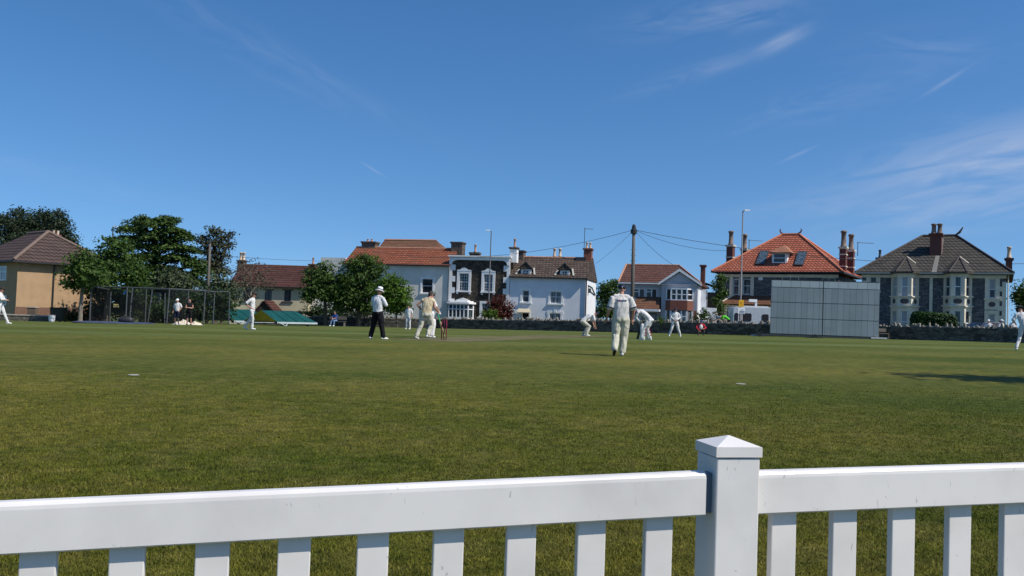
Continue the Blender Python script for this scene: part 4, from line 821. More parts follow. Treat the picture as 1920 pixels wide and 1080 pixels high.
# downpipe + side drain
for uu, vv in ((u1+.15,.3),(u1+.15,1.5)): H.B(MB().tube([(uu,vv,-.3),(uu,vv,ze-.1)], .06, 6), 'drainpipe', bath_stone)
def stone_bay(a,b,c,d, apx, pms, blind_side=None):
    """canted two-storey bay: a,d = outer edges, b,c = centre-face edges, all as crop-7 columns"""
    pj = 1.0; Y=600
    uL, uR = H.U(*P7(a,Y)), H.U(*P7(d,Y)); c0, c1 = H.U(*P7(b,Y),-pj), H.U(*P7(c,Y),-pj)
    F_ = lambda e: [(c0-e*.6,-pj-e),(c1+e*.6,-pj-e),(uR+e,-.004),(uL-e,-.004)]
    zt1 = H.Z(*P7(b,497),-pj); zs1 = H.Z(*P7(b,640),-pj); zp1 = H.Z(*P7(b,705),-pj); zp0 = H.Z(*P7(b,716),-pj); zt0 = H.Z(*P7(b,762),-pj)
    zs0 = .55
    by = H.B(MB().prism(F_(0), -.5, zs0).prism(F_(0), zt0, zs1-.12).prism(F_(0), zt1, ze-.06), 'bay_window', bath_stone)
    for q_ in (MB().prism(F_(.12), zs1-.118, zs1-.01), MB().prism(F_(.12), zp0-.12, zp0), MB().prism(F_(.08), ze-.16, ze-.062)): H.B(q_, 'cornice', bath_stone, by)
    for (z0_,z1_,pm) in ((zs0,zt0,pms[1]),(zs1-.009,zt1,pms[0])):
        H.B(MB().prism(F_(-.14), z0_+.003, z1_-.003), 'pane', pm, by)
        m = MB(); fw = .30
        for x in (c0+fw*.45, c1-fw*.45): m.box(x-fw*.45,x+fw*.45,-pj,-pj+.22,z0_+.002,z1_-.002)
        # outer jambs along the canted faces
        for (p,q,sg) in (((c1,-pj),(uR,0),1),((c0,-pj),(uL,0),-1)):
            P_, Q_ = Vector(p), Vector(q); t_ = (Q_-P_).normalized(); n_ = Vector((-t_.y,t_.x))*sg; n_ = n_ if n_.y > 0 else -n_
            Lc = (Q_-P_).length
            for s0,s1 in ((0,.22),(Lc-.34,Lc-.02)):
                a1 = P_+t_*s0; a2 = P_+t_*s1; m.prism([tuple(a1),tuple(a2),tuple(a2+n_*.2),tuple(a1+n_*.2)] if sg>0 else [tuple(a2),tuple(a1),tuple(a1+n_*.2),tuple(a2+n_*.2)], z0_+.004, z1_-.004)
        H.B(m, 'mullion', bath_stone, by)
        m = MB(); zm = (z0_+z1_)/2
        m.box(c0+fw*.9,c1-fw*.9,-pj+.08,-pj+.16,zm-.04,zm+.04); x0_,x1_=c0+fw*.9,c1-fw*.9
        m.box(x0_,x0_+.06,-pj+.085,-pj+.155,z0_+.01,z1_-.01).box(x1_-.06,x1_,-pj+.085,-pj+.155,z0_+.01,z1_-.01)
        for (p,q) in (((c1,-pj),(uR,0)),((c0,-pj),(uL,0))):
            P_, Q_ = Vector(p), Vector(q); t_=(Q_-P_).normalized(); n_=Vector((-t_.y,t_.x)); n_ = n_ if n_.y>0 else -n_
            a1=P_+t_*.22+n_*.08; a2=Q_-t_*.34+n_*.08; m.extr([(a1.x,a1.y,zm-.04),(a2.x,a2.y,zm-.04),(a2.x,a2.y,zm+.04),(a1.x,a1.y,zm+.04)], (n_.x*.05,n_.y*.05,0))
        H.B(m, 'sash', upvc, by)
    oval(H, c0+.18,c1-.18,zp0+.16,zs1-.26,-pj-.02,by)
    for (p,q) in (((c1,-pj),(uR,0)),((c0,-pj),(uL,0))):
        P_, Q_ = Vector(p), Vector(q); t_=(Q_-P_).normalized(); n_=Vector((-t_.y,t_.x)); n_ = n_ if n_.y<0 else -n_; mid=(P_+Q_)/2; zc2=(zp0+zs1)/2-.05; rr=min(.26,(zs1-zp0-.4)/2)
        pts=[(mid.x+t_.x*rr*math.cos(a2)+n_.x*.004, mid.y+t_.y*rr*math.cos(a2)+n_.y*.004, zc2+rr*math.sin(a2)) for a2 in np.linspace(0,6.28,11)[:-1]]
        H.B(MB().extr(pts, (n_.x*.03,n_.y*.03,0)), 'stone_panel', plain('purple panel', (.10,.085,.085), .9), by)
    # little hipped turret roof
    va = 1.6; zA = H.Z(*P7(apx,338), va); uA = H.U(*P7(apx,338), va)
    e = .3; V = [(uL-e-.3,.2,ze+.04),(c0-e*.5,-pj-.35,ze+.04),(c1+e*.5,-pj-.35,ze+.04),(uR+e+.3,.2,ze+.04),(uA,va,zA),(uA,va+.5,ze+.04)]
    V += [(x,y,z-.12) for x,y,z in V[:4]]
    rf_ = H.B(MB().add(V, [(0,1,4),(1,2,4),(2,3,4),(3,5,4),(5,0,4),(6,7,1,0),(7,8,2,1),(8,9,3,2),(9,8,7,6),(0,5,3,9,6)]), 'bay_roof', slate_tile, by)
    for k in (0,1,2,3): H.B(MB().tube([Vector(V[k])+Vector((0,0,.02)), Vector(V[4])+Vector((0,0,.03))], .06, 5), 'hip_tile', bath_stone if k==3 else dr, by)
stone_bay(292, 348, 452, 512, 415, (glass_blind, glass_blind))
stone_bay(700, 760, 868, 926, 826, (glass_teal, glass_curtain))

# ------------------------------------------------------------------ stone boundary wall with upright coping stones
o = thing('boundary_wall', 'long dark rubble stone wall with jagged upright coping along the far boundary', 'wall', (wpts[1].x, wpts[1].y, gz(wpts[1].x, wpts[1].y)))
def along(pts, step):
    out = []
    for a, b in zip(pts[:-1], pts[1:]):
        n = max(1, int((b-a).length/step))
        out += [a+(b-a)*k/n for k in range(n)]
    return out+[pts[-1]]
ox, oy, oz = o.location
ap = along(wpts, 1.2); m = MB(); V = []; hw_ = .95
for i, p in enumerate(ap):
    t_ = (ap[min(i+1,len(ap)-1)]-ap[max(i-1,0)]).normalized(); nn = Vector((-t_.y, t_.x)); h = hw_+random.uniform(-.03,.03); g = gz(p.x,p.y)
    for k, (w_, z_) in enumerate(((-.24,-.3),(-.20,h),(.20,h),(.24,-.3))): V.append((p.x+nn.x*w_-ox, p.y+nn.y*w_-oy, g+z_-oz))
fc = [(4*i+k, 4*i+4+k, 4*i+4+(k+1)%4, 4*i+(k+1)%4) for i in range(len(ap)-1) for k in range(4)]
m.add(V, fc+[(3,2,1,0),(4*len(ap)-4,4*len(ap)-3,4*len(ap)-2,4*len(ap)-1)]); m.build('masonry', wall_rubble, o)
m = MB()
for p, q in zip(wpts[:-1], wpts[1:]):
    s_, Lw = 0, (q-p).length; t_ = (q-p).normalized(); nn = Vector((-t_.y, t_.x))
    while s_ < Lw-.1:
        wd = random.uniform(.09,.20); c = p+t_*(s_+wd/2); g = gz(c.x,c.y); tall = random.random() < .38
        h = random.uniform(.20,.34) if tall else random.uniform(.06,.16); j = random.uniform(-.05,.05); lean = random.uniform(-.05,.05)
        base = [c+t_*a+nn*b for a,b in ((-wd/2,-.17),(wd/2,-.17),(wd/2,.17),(-wd/2,.17))]
        top = [c+t_*(a*.6+lean)+nn*(b*.75+j*.3) for a,b in ((-wd/2,-.17),(wd/2,-.17),(wd/2,.17),(-wd/2,.17))]
        hh = [h*random.uniform(.8,1.15) for _ in range(4)]
        m.add([(v.x-ox,v.y-oy,g+hw_-.05-oz) for v in base]+[(v.x-ox,v.y-oy,g+hw_+x-oz) for v,x in zip(top,hh)], [(4,5,6,7),(0,1,5,4),(1,2,6,5),(2,3,7,6),(3,0,4,7)])
        s_ += wd+random.uniform(.0,.04)
m.build('coping', cope_stone, o)
# low wall in front of the tan house
a = ground_at(-30, 62); b = ground_at(96, 62)
o = thing('garden_wall', 'low grey stone garden wall with pale coping before the tan house', 'wall', a, math.atan2(b.y-a.y, b.x-a.x))
Lw = (b-a).length; MB().box(0,Lw,0,.35,-.4,.42).build('masonry', rubble('grey rubble', (.10,.09,.07), (.24,.21,.16), 3), o); MB().box(-.03,Lw+.05,-.04,.39,.423,.50).build('coping', plain('pale cope', (.42,.36,.29), .9, nvar=.25), o)
P = ground_at(60, 63.2); o = thing('brick_stub', 'short brown brick pier standing behind the low garden wall', 'pier', P)
MB().box(-.30,.30,-.2,.2,-.2,.98).build('shaft', brickish('pier brick', (.16,.11,.08),(.20,.14,.10),(.1,.08,.06),.23,.08), o); MB().box(-.34,.34,-.24,.24,.983,1.05).build('cap', plain('pale cope', (.42,.36,.29)), o)
for k,(px,lab) in enumerate(((104,'dark wheeled bin standing left of its twin beside the garden wall end'),(114,'dark wheeled bin standing right of its twin near the sapling trunk'))):
    P = ground_at(px, 60.5); o = thing('wheelie_bin', lab, 'bin', P, .1, 'wheeled bins by the garden wall')
    bm_ = plain('bin plastic', (.018,.022,.020), .45)
    MB().prism([(-.22,-.26),(.22,-.26),(.22,.26),(-.22,.26)], .08, .12).add([(-.22,-.26,.12),(.22,-.26,.12),(.22,.26,.12),(-.22,.26,.12),(-.28,-.33,.95),(.28,-.33,.95),(.28,.33,.95),(-.28,.33,.95)],[(0,1,5,4),(1,2,6,5),(2,3,7,6),(3,0,4,7),(4,5,6,7)]).build('body', bm_, o)
    MB().box(-.30,.30,-.36,.36,.953,1.02).build('lid', bm_, o)
    for s_ in (-.2,.2): MB().tube([(s_-.03,.24,.1),(s_+.03,.24,.1)], .1, 10).build('wheel', bm_, o)
P = ground_at(97, 60); tag(MB().lathe((0,0,0), [(.16,.0),(.20,.1),(.22,.42),(.24,.46),(.22,.47)], 12).build('bucket', white_paint, loc=P), 'small white tub standing left of the dark wheeled bins', 'tub')

# ------------------------------------------------------------------ sight screen
d_ = 62.5; a = ground_at(1443.5, d_); b = ground_at(1647, d_-1.2)
o = thing('sight_screen', 'large pale grey slatted sight screen of two panels on wheels', 'sight screen', a, math.atan2(b.y-a.y, b.x-a.x))
Lw = (b-a).length; zt = at(1545, 526, d_).z-(a.z+b.z)/2-.02; zb = .28; mid = (at(1538,600,d_).x-a.x)
scr = brickish('screen board', (.200,.245,.265), (.245,.290,.310), (.095,.12,.135), .42, 20, .016, offs=0, bump=.25, weather=(.16,.195,.21), wamt=.6, rough=.55)
scr2 = brickish('screen top board', (.30,.36,.38), (.36,.42,.44), (.15,.18,.19), .66, 20, .02, offs=0, bump=.25, weather=(.24,.29,.31), wamt=.4, rough=.5)
rows_ = [0, .295, .59, .87, 1.0]
for (x0, x1) in ((0, mid-.03), (mid+.03, Lw)):
    for k in range(4):
        z0 = zb+(zt-zb)*rows_[k]; z1 = zb+(zt-zb)*rows_[k+1]-.035
        MB().box(x0+.01*k*(x0==0), x1, -.03-.012*k, .02, z0, z1).build('board_row', scr if k<3 else scr2, o)
        m_ = MB().box(x0, x1, .025, .09, z1-.02, z1+.06).build('batten', fascia, o)
for x in (0.1, mid, Lw-.15): MB().box(x-.05,x+.05,.10,.18,.05,zt).build('upright', darkmetal, o)
MB().box(-1.0, Lw+.35, -.06,.08,.10,.22).build('skid', darkmetal, o)
for x in (-.75, mid-.5, Lw-.35):
    MB().tube([(x,-.12,.16),(x,-.04,.16)], .16, 14).build('wheel', fascia, o); MB().box(x-.5,x+.5,.8,.9,.02,.14).build('foot', metal, o)
MB().box(Lw-.55,Lw+.55,-.20,-.09,.16,.26).build('foot', plain('pale foot', (.5,.5,.5)), o)
o = thing('wooden_bench', 'small bench end standing just right of the sight screen by the wall', 'bench', ground_at(1653, 62.6), .2)
MB().box(-.4,.5,-.2,.2,.40,.45).build('seat', timber, o); MB().box(-.4,.5,.2,.24,.55,.80).build('backrest', timber, o)
for x in (-.36,.46): MB().box(x-.03,x+.03,-.18,.18,0,.398).build('leg', timber, o)

# ------------------------------------------------------------------ lamp posts, poles, wires
def lamp(px, pt, pb, d, label, rot=0, r=.085, pale=False):
    A = ground_at(px, d); h = at(px, pt, d).z-A.z; t_ = thing('street_lamp', label, 'street lamp', A, rot, 'street lamps along the road')
    mt = plain('weathered lamp steel', (.13,.14,.15), .6, .4, .3) if pale else darkmetal
    MB().tube([(0,0,0),(0,0,1.2),(0,0,1.25),(0,0,h)], [r*1.25,r*1.25,r*.85,r*.6], 10).build('post', mt, t_, smooth=True)
    MB().tube([(0,0,h-.02),(.18,0,h+.04)], .035, 6).build('arm', mt, t_)
    MB().add([(.1,-.12,h+.0),(.60,-.10,h+.03),(.60,.10,h+.03),(.1,.12,h+.0),(.12,-.10,h+.11),(.56,-.07,h+.10),(.56,.07,h+.10),(.12,.10,h+.11)],[(3,2,1,0),(4,5,6,7),(0,1,5,4),(1,2,6,5),(2,3,7,6),(3,0,4,7)]).build('lamp_head', plain('lamp head pale', (.6,.62,.63), .3), t_)
    return t_
lamp(914.5, 433, 600, 89, 'tall dark street lamp in front of the dark stone house', rad(180))
LP = lamp(1387, 395, 607, 73.0, 'tall grey street lamp beside the yellow sign and the camper', rad(0), pale=True)
lamp(203, 425, 560, 104, 'distant street lamp head showing above the trees left of the cedar', rad(0), .1)
A = ground_at(1184, 79); hP = at(1189, 424, 79).z-A.z
TP = thing('telegraph_pole', 'tall wooden telegraph pole with dark top carrying wires', 'telegraph pole', A)
TP.rotation_euler = (0, rad(-.4), 0)
MB().tube([(0,0,-.2),(0,0,hP*.5),(0,0,hP)], [.19,.17,.14], 10).build('pole', timber, TP, smooth=True)
MB().lathe((0,0,hP-.75), [(.16,0),(.30,.05),(.30,.42),(.20,.5),(.18,.72),(.12,.9)], 10).build('junction_box', fascia, TP)
for k in range(5): MB().tube([(-.28,-.05,hP-2.2-.5*k),(.28,-.05,hP-2.2-.5*k)], .018, 5).build('climbing_rung', darkmetal, TP)
A2 = ground_at(387, 74); h2_ = at(391, 456, 74).z-A2.z
o = thing('timber_pole', 'slender pale timber pole standing in front of the cedar', 'pole', A2); MB().tube([(0,0,0),(0,0,h2_)], [.14,.09], 8).build('shaft', timber, o, smooth=True); MB().tube([(0,-.02,h2_),(.0,-.02,h2_+.35)], .10, 8).build('cap', darkmetal, o)
def wire(name, label, A, B, sag, r=.016):
    n = 14; pts = [A.lerp(B, k/n)-Vector((0,0,sag*4*(k/n)*(1-k/n))) for k in range(n+1)]; c = A.copy()
    tag(MB().tube([p-c for p in pts], r, 4).build(name, plain('wire', (.035,.04,.045), .6), loc=c), label, 'cable', 'cables strung from the telegraph pole')
T = at(1189, 431, 79)
wire('overhead_wire', 'thin cable running from the telegraph pole left over the white and stone houses', T, at(700, 472, 100), 1.5, .018)
wire('overhead_wire', 'cable dropping from the telegraph pole to the white house gable', T, at(1117, 494, 97), .15)
wire('overhead_wire', 'cable dropping from the telegraph pole to the ridge of the grey house', T, at(1268, 500, 88), .3, .020)
wire('overhead_wire', 'upper long cable running right from the telegraph pole past the orange roof', T, at(1990, 492, 76), 1.2, .022)
wire('overhead_wire', 'second long cable running right from the telegraph pole to the left orange house chimney', T, at(1362, 470, 86), .5, .018)
wire('overhead_wire', 'distant thin cable crossing above the cottage ridge at left', at(380, 476, 74), at(700, 488, 100), .3, .014)

# ------------------------------------------------------------------ signs by the road
def sign(name, label, R, d, face, posts=0, rows=None, rowmat=None, group=None):
    x0,y0,x1,y1 = R; A = at(x0, y1, d); B = at(x1, y0, d); W_, Hh = B.x-A.x, B.z-A.z
    g = gz(A.x+W_/2, d); t_ = thing(name, label, 'sign', (A.x+W_/2, d, g)); z0 = A.z-g
    MB().box(-W_/2,W_/2,-.02,.02,z0,z0+Hh).build('panel', face, t_, bevel=.005)
    for (fx0,fx1,f0,f1) in rows or (): MB().box(-W_/2+W_*fx0,-W_/2+W_*fx1,-.030,-.021,z0+Hh*f0,z0+Hh*f1).build('lettering', rowmat, t_)
    for p in posts or (): MB().tube([(-W_/2+W_*p,.05,-.1),(-W_/2+W_*p,.05,z0+.1)], .05, 8).build('post', plain('pale post', (.55,.55,.53)), t_)
blk = plain('sign black', (.03,.03,.03)); blu = plain('sign blue', (.03,.09,.22))
sign('road_sign', 'yellow notice with faint dark lines fixed on the street lamp', R6(260,731,298,781), 72.8, plain('sign yellow', (.75,.40,.02), .5), (), [(.28,.75,.66,.72),(.28,.75,.46,.52),(.28,.75,.26,.32)], plain('sign ink brown', (.35,.18,.02)))
sign('notice_board', 'white notice with blue lines on two pale posts by the camper', R6(254,789,307,833), 72.6, white_paint, (.12,.60), [(.2,.95,.36,.47),(.2,.95,.12,.24),(.35,.8,.62,.68)], blu)
sign('hanging_sign', 'small yellow sign hanging inside the practice net', RN(402,322,466,360), 61.5, plain('sign pale yellow', (.60,.52,.18), .6), (), [(.1,.9,.5,.75),(.2,.8,.15,.35)], plain('ink grey', (.25,.22,.12)))

# ------------------------------------------------------------------ practice nets
o = thing('cricket_nets', 'practice net cage of dark poles with fine netting before the trees', 'practice net', ground_at(240, 62))
ox, oy, oz = o.location
def npole(xb, yb, xt, yt, d, r=.045, d2=None):
    A = at(*PN(xb,yb), d); B = at(*PN(xt,yt), d2 or d); A.z = gz(A.x,A.y)-.05
    MB().tube([A-o.location, B-o.location], r, 7).build('pole', tubegrey, o); return B
tops = {}
for xb,yb,xt,yt,d in ((118,505,133,128,60),(355,490,371,172,64),(548,515,567,118,60),(592,520,632,118,60.5),(815,505,866,152,66),(785,470,798,120,66),(1042,515,1074,135,60),(1018,500,1020,190,66),(1300,470,1302,150,66),(1485,460,1502,160,62),(1790,450,1795,175,67),(1600,430,1615,180,66)):
    tops[xt] = npole(xb,yb,xt,yt,d)
def nrail(pts, r=.038):
    MB().tube([at(*PN(x,y), d)-o.location for x,y,d in pts], r, 6).build('rail', tubegrey, o)
nrail([(133,106,60),(567,120,60),(1074,138,60),(1502,158,62)]); nrail([(180,112,66),(866,135,66),(1302,155,66),(1795,178,67)])
nrail([(133,106,60),(371,150,64),(371,160,66)]); nrail([(567,120,60),(798,128,66)]); nrail([(1074,138,60),(1302,155,66)]); nrail([(1502,160,62),(1615,178,66)])
netm = bpy.data.materials.new('net twine'); t, n, l, b = nodes(netm); b.inputs['Base Color'].default_value = (.012,.016,.018,1); b.inputs['Roughness'].default_value = .9
co = n.new('ShaderNodeTexCoord'); mp = n.new('ShaderNodeMapping'); mp.inputs['Scale'].default_value = (18,18,18); l.new(co.outputs['Object'], mp.inputs[0])
sp = n.new('ShaderNodeSeparateXYZ'); l.new(mp.outputs[0], sp.inputs[0])
def nm(op, a, c=None):
    q = n.new('ShaderNodeMath'); q.operation = op
    for i_, s_ in enumerate((a, c)):
        if s_ is None: continue
        if isinstance(s_, (int, float)): q.inputs[i_].default_value = s_
        else: l.new(s_, q.inputs[i_])
    return q.outputs[0]
hx = nm('ADD', sp.outputs[0], sp.outputs[1])
g1 = nm('LESS_THAN', nm('FRACT', nm('ADD', hx, sp.outputs[2])), .10); g2 = nm('LESS_THAN', nm('FRACT', nm('SUBTRACT', hx, sp.outputs[2])), .10)
al = nm('MAXIMUM', g1, g2); l.new(al, b.inputs['Alpha'])
m = MB()
def netq(pa, pb):      # hanging net between two (x_crop, y_crop, d) tops down to the turf
    A = at(*PN(pa[0],pa[1]), pa[2]); B = at(*PN(pb[0],pb[1]), pb[2]); A0 = Vector((A.x,A.y,gz(A.x,A.y)+.03)); B0 = Vector((B.x,B.y,gz(B.x,B.y)+.03))
    MB().add([p-o.location for p in (A0,B0,B,A)], [(0,1,2,3)]).build('netting', netm, o)
netq((133,106,60),(567,120,60)); netq((180,112,66),(866,135,66)); netq((866,135,66),(1795,178,67)); netq((567,120,60),(798,128,66)); netq((1074,138,60),(1302,155,66)); netq((133,106,60),(180,112,66))
P = ground_at(215, 58.5)
tag(MB().lathe((0,0,0),[(2.6,.0),(2.65,.05),(2.4,.09),(.2,.12)],24).build('ground_sheet', plain('blue grey tarp', (.06,.075,.12), .6, nscale=2, nvar=.5), loc=P), 'flat blue grey sheet lying on the grass before the nets', 'ground sheet'); 
P = ground_at(236, 58.2); o2 = thing('kit_bag', 'black kit bag lying at the foot of the net poles', 'bag', P)
MB().tube([(-.5,0,.2),(-.3,0,.26),(.3,0,.25),(.5,0,.18)], [.12,.24,.24,.12], 10).build('body', fascia, o2, smooth=True); MB().tube([(-.2,-.1,.42),(0,-.1,.52),(.2,-.1,.42)], .02, 5).build('handle', fascia, o2)
# torn strip of blue sheet caught on the pole
P = at(*PN(535,178), 60.1); tag(MB().add([(-.12,0,-.15),(.0,.03,-.18),(.12,.02,.15),(.03,-.03,.14),(-.12,.02,-.15),(.0,.05,-.18),(.12,.04,.15),(.03,-.01,.14)],[(0,1,2,3),(7,6,5,4),(0,4,5,1),(1,5,6,2),(2,6,7,3),(3,7,4,0)]).build('blue_rag', plain('rag blue', (.10,.32,.55)), loc=P), 'small light blue rag caught high on a net pole', 'rag')
# pavilion shed with pale window behind the nets
P = ground_at(*[PN(930,0)[0], 71]); o2 = thing('pavilion_shed', 'dark shed with pale window half hidden behind the practice nets', 'shed', P)
zt = at(*PN(930,150),71).z-P.z; MB().box(-1.6,1.9,0,3,-.1,zt).build('wall', plain('shed boards', (.016,.020,.024), .8, nvar=.3, nscale=4), o2)
MB().box(-1.8,2.1,-.3,3.3,zt+.003,zt+.15).build('roof', lead, o2)
x0 = at(*PN(872,0),71).x-P.x; x1 = at(*PN(985,0),71).x-P.x; z0 = at(*PN(930,305),71).z-P.z; z1 = at(*PN(930,182),71).z-P.z
f_ = bars(x0,x1,z0,z1,(.5,),(.35,),.07,.06,-.06,-.003).build('window', plain('pale blue frame', (.30,.36,.40)), o2); MB().box(x0+.03,x1-.03,-.03,-.002,z0+.03,z1-.03).build('pane', plain('pale blue pane', (.17,.23,.27), .3), f_)
# heap of pale sheets
def heap(px, d, rx, ry, h, label, seed):
    P = ground_at(px, d); r_ = random.Random(seed); nx, ny = 26, 14; V=[]
    for j in range(ny+1):
        for i in range(nx+1):
            u, v = i/nx*2-1, j/ny*2-1; e = max(0, 1-abs(u)**2.2)*max(0, 1-abs(v)**2.2)
            V.append((u*rx, v*ry, h*e*(.55+.45*math.sin(u*3+seed)*math.cos(v*4+u*3))+h*.35*e*r_.random()+.01))
    me = bpy.data.meshes.new('sheet_heap'); me.from_pydata(V, [], [(j*(nx+1)+i, j*(nx+1)+i+1, (j+1)*(nx+1)+i+1, (j+1)*(nx+1)+i) for j in range(ny) for i in range(nx)]); me.materials.append(plain('cream sheet', (.60,.52,.40), .8, nvar=.15))
    tag(bpy.data.objects.new('sheet_heap', me), label, 'sheets'); ob = bpy.data.objects['sheet_heap'] if False else None
    return me, P
for px, d, rx, ry, h, lab, sd_ in ((343, 59.5, .65, .45, .30, 'crumpled cream sheets heaped between the two bystanders by the nets', 1), (366, 59.3, .45, .4, .22, 'smaller crumpled cream sheet right of the bystander with folded arms', 2)):
    me, P = heap(px, d, rx, ry, h, lab, sd_)
    for ob in [x for x in bpy.data.objects if x.data is me]: ob.location = P; C.objects.link(ob)

# ------------------------------------------------------------------ wheeled pitch covers
green = plain('green cover sheet', (.007,.066,.056), .5, nscale=2, nvar=.25, stretch=(1,1,.3)); greend = plain('green cover end', (.008,.04,.034), .6); yel = plain('yellow cover end', (.46,.29,.015), .6, nscale=2, nvar=.2)
def cover(px, d, ang, Lc, Wc, h, endmat, label, clear=.32):
    P = ground_at(px, d); t_ = thing('pitch_cover', label, 'pitch cover', P, ang, 'wheeled pitch covers'); e = .05
    MB().add([(0,0,clear),(Lc,0,clear),(Lc,Wc,clear),(0,Wc,clear),(e,Wc/2,clear+h),(Lc-.5,Wc/2,clear+h)],[(0,1,5,4),(2,3,4,5),(1,2,5)]).build('canvas', green, t_)
    MB().add([(-.02,0,clear),(-.02,Wc,clear),(e-.03,Wc/2,clear+h+.01)],[(0,2,1)]).build('end_panel', endmat, t_)
    MB().box(0,Lc,-.05,.03,clear-.14,clear-.003).build('side_rail', plain('pale rail', (.42,.48,.48), .5), t_); MB().box(0,Lc,Wc-.03,Wc+.05,clear-.14,clear-.003).build('side_rail', plain('pale rail', (.42,.48,.48), .5), t_)
    for x in (.6, Lc-.8):
        for y in (.15, Wc-.15): MB().tube([(x,y-.06,.16),(x,y+.06,.16)], .16, 12).build('wheel', fascia, t_)
    MB().tube([(.1,-.06,clear-.05),(.45,-.55,.02)], .035, 6).build('drawbar', plain('pale rail', (.42,.48,.48), .5), t_); MB().tube([(.9,-.06,clear-.05),(.5,-.55,.02)], .035, 6).build('drawbar', plain('pale rail', (.42,.48,.48), .5), t_)
    for k in range(1,4):
        x = Lc*k/4; MB().add([(x-.03,-.003,clear+.01),(x+.03,-.003,clear+.01),(x+.02,Wc/2,clear+h+.012),(x-.04,Wc/2,clear+h+.012),(x-.03,-.003,clear+.04),(x+.03,-.003,clear+.04),(x+.02,Wc/2,clear+h+.03),(x-.04,Wc/2,clear+h+.03)],[(0,3,2,1),(4,5,6,7),(0,1,5,4),(1,2,6,5),(2,3,7,6),(3,0,4,7)]).build('rib', green, t_)
cover(519, 66, rad(50), 3.8, 4.4, .84, yel, 'green wheeled pitch cover with bright yellow end panel')
cover(438, 72.5, rad(50), 4.0, 5.4, .95, greend, 'dark green wheeled pitch cover with dark end, left of the yellow ended one')

# ------------------------------------------------------------------ camper van behind the wall
d_ = 75; a = ground_at(1372, d_); zt = at(1410, 576, d_).z-a.z; Lc = at(1462,600,d_).x-a.x
o = thing('camper_van', 'pale grey camper with dark rounded windows parked behind the wall', 'camper', a, rad(-3)); zb = .45
body = plain('camper body', (.42,.46,.50), .4); cw = plain('camper window', (.03,.03,.035), .15)
pr = [(0,zb),(Lc,zb),(Lc,zt-.1),(Lc-.1,zt+.02),(.25,zt+.0),(.05,zt-.18)]
MB().extr([(x,0,z) for x,z in pr],(0,2.1,0)).build('body', body, o, bevel=.05)
def rrect(mb, x0,x1,z0,z1,y,r,th):
    pts=[]
    for cx,cz,a0 in ((x1-r,z0+r,-90),(x1-r,z1-r,0),(x0+r,z1-r,90),(x0+r,z0+r,180)):
        for k in range(4): a_=rad(a0+30*k); pts.append((cx+r*math.cos(a_),y,cz+r*math.sin(a_)))
    return mb.extr(pts,(0,-th,0))
for R_ in (R6(228,831,355,886), R6(431,838,481,892)):
    A=at(R_[0],R_[3],d_); B=at(R_[2],R_[1],d_); w_=rrect(MB(),A.x-a.x,B.x-a.x,A.z-a.z,B.z-a.z,-.003,.12,.03).build('window', cw, o)
rrect(MB(), Lc*.2,Lc*.32,zb+.5,zb+.62,-.003,.04,.02).build('vent', darkmetal, o)
for x in (Lc*.25, Lc*.8): MB().tube([(x,-.05,.33),(x,.18,.33)], .33, 18).build('wheel', fascia, o)
A=at(*P6(383,0)[:1],580,d_) if False else at(P6(398,0)[0],580,d_); x=A.x-a.x
MB().box(x+.0,x+.14,.8,1.1,zt+.02,zt+.48).box(x-.55,x+.14,.75,1.15,zt+.484,zt+.72).build('roof_light', white_paint, o)
rm=MB().box(Lc*.15,Lc*.75,.1,.2,zt+.03,zt+.10).build('roof_rail', white_paint, o)
# dark car at the right behind the wall
d_ = 64; P = ground_at(1845, d_); o = thing('parked_car', 'dark blue car whose roof shows over the wall right of the hedge', 'car', P, rad(8)); cp = plain('car paint', (.02,.025,.045), .2, .6)
sec = [(-2.1,.35,.80),(-1.9,.28,.95),(-1.1,.25,1.02),(-.45,.22,1.42),(.8,.22,1.46),(1.6,.25,1.10),(2.05,.3,.95),(2.1,.4,.6)]
V=[];
for x,zl,zh in sec:
    w_=.86 if zh<1.2 else .66
    V += [(x,-.86,zl),(x,-.88,.75),(x,-w_,zh),(x,w_,zh),(x,.88,.75),(x,.86,zl)]
MB().add(V,[(6*i+k,6*i+6+k,6*i+6+(k+1)%6,6*i+(k+1)%6) for i in range(len(sec)-1) for k in range(6)]+[tuple(reversed(range(6))),tuple(range(42,48))]).build('body', cp, o, smooth=False, bevel=.04)
MB().add([(-1.05,-.60,1.05),(-1.05,.60,1.05),(-.50,.58,1.40),(-.50,-.58,1.40),(-1.09,-.60,1.06),(-1.09,.60,1.06),(-.54,.58,1.41),(-.54,-.58,1.41)],[(0,1,2,3),(7,6,5,4),(0,4,5,1),(1,5,6,2),(2,6,7,3),(3,7,4,0)]).build('windscreen', glass, o)
MB().add([(-.9,-.875,.95),(1.3,-.875,.98),(.75,-.685,1.38),(-.42,-.685,1.36),(-.9,-.885,.95),(1.3,-.885,.98),(.75,-.695,1.38),(-.42,-.695,1.36)],[(0,1,2,3),(7,6,5,4),(0,4,5,1),(1,5,6,2),(2,6,7,3),(3,7,4,0)]).build('side_window', glass, o)
for x in (-1.35,1.3):
    for y in (-.86,.70): MB().tube([(x,y,.31),(x,y+.16,.31)], .31, 16).build('wheel', fascia, o)

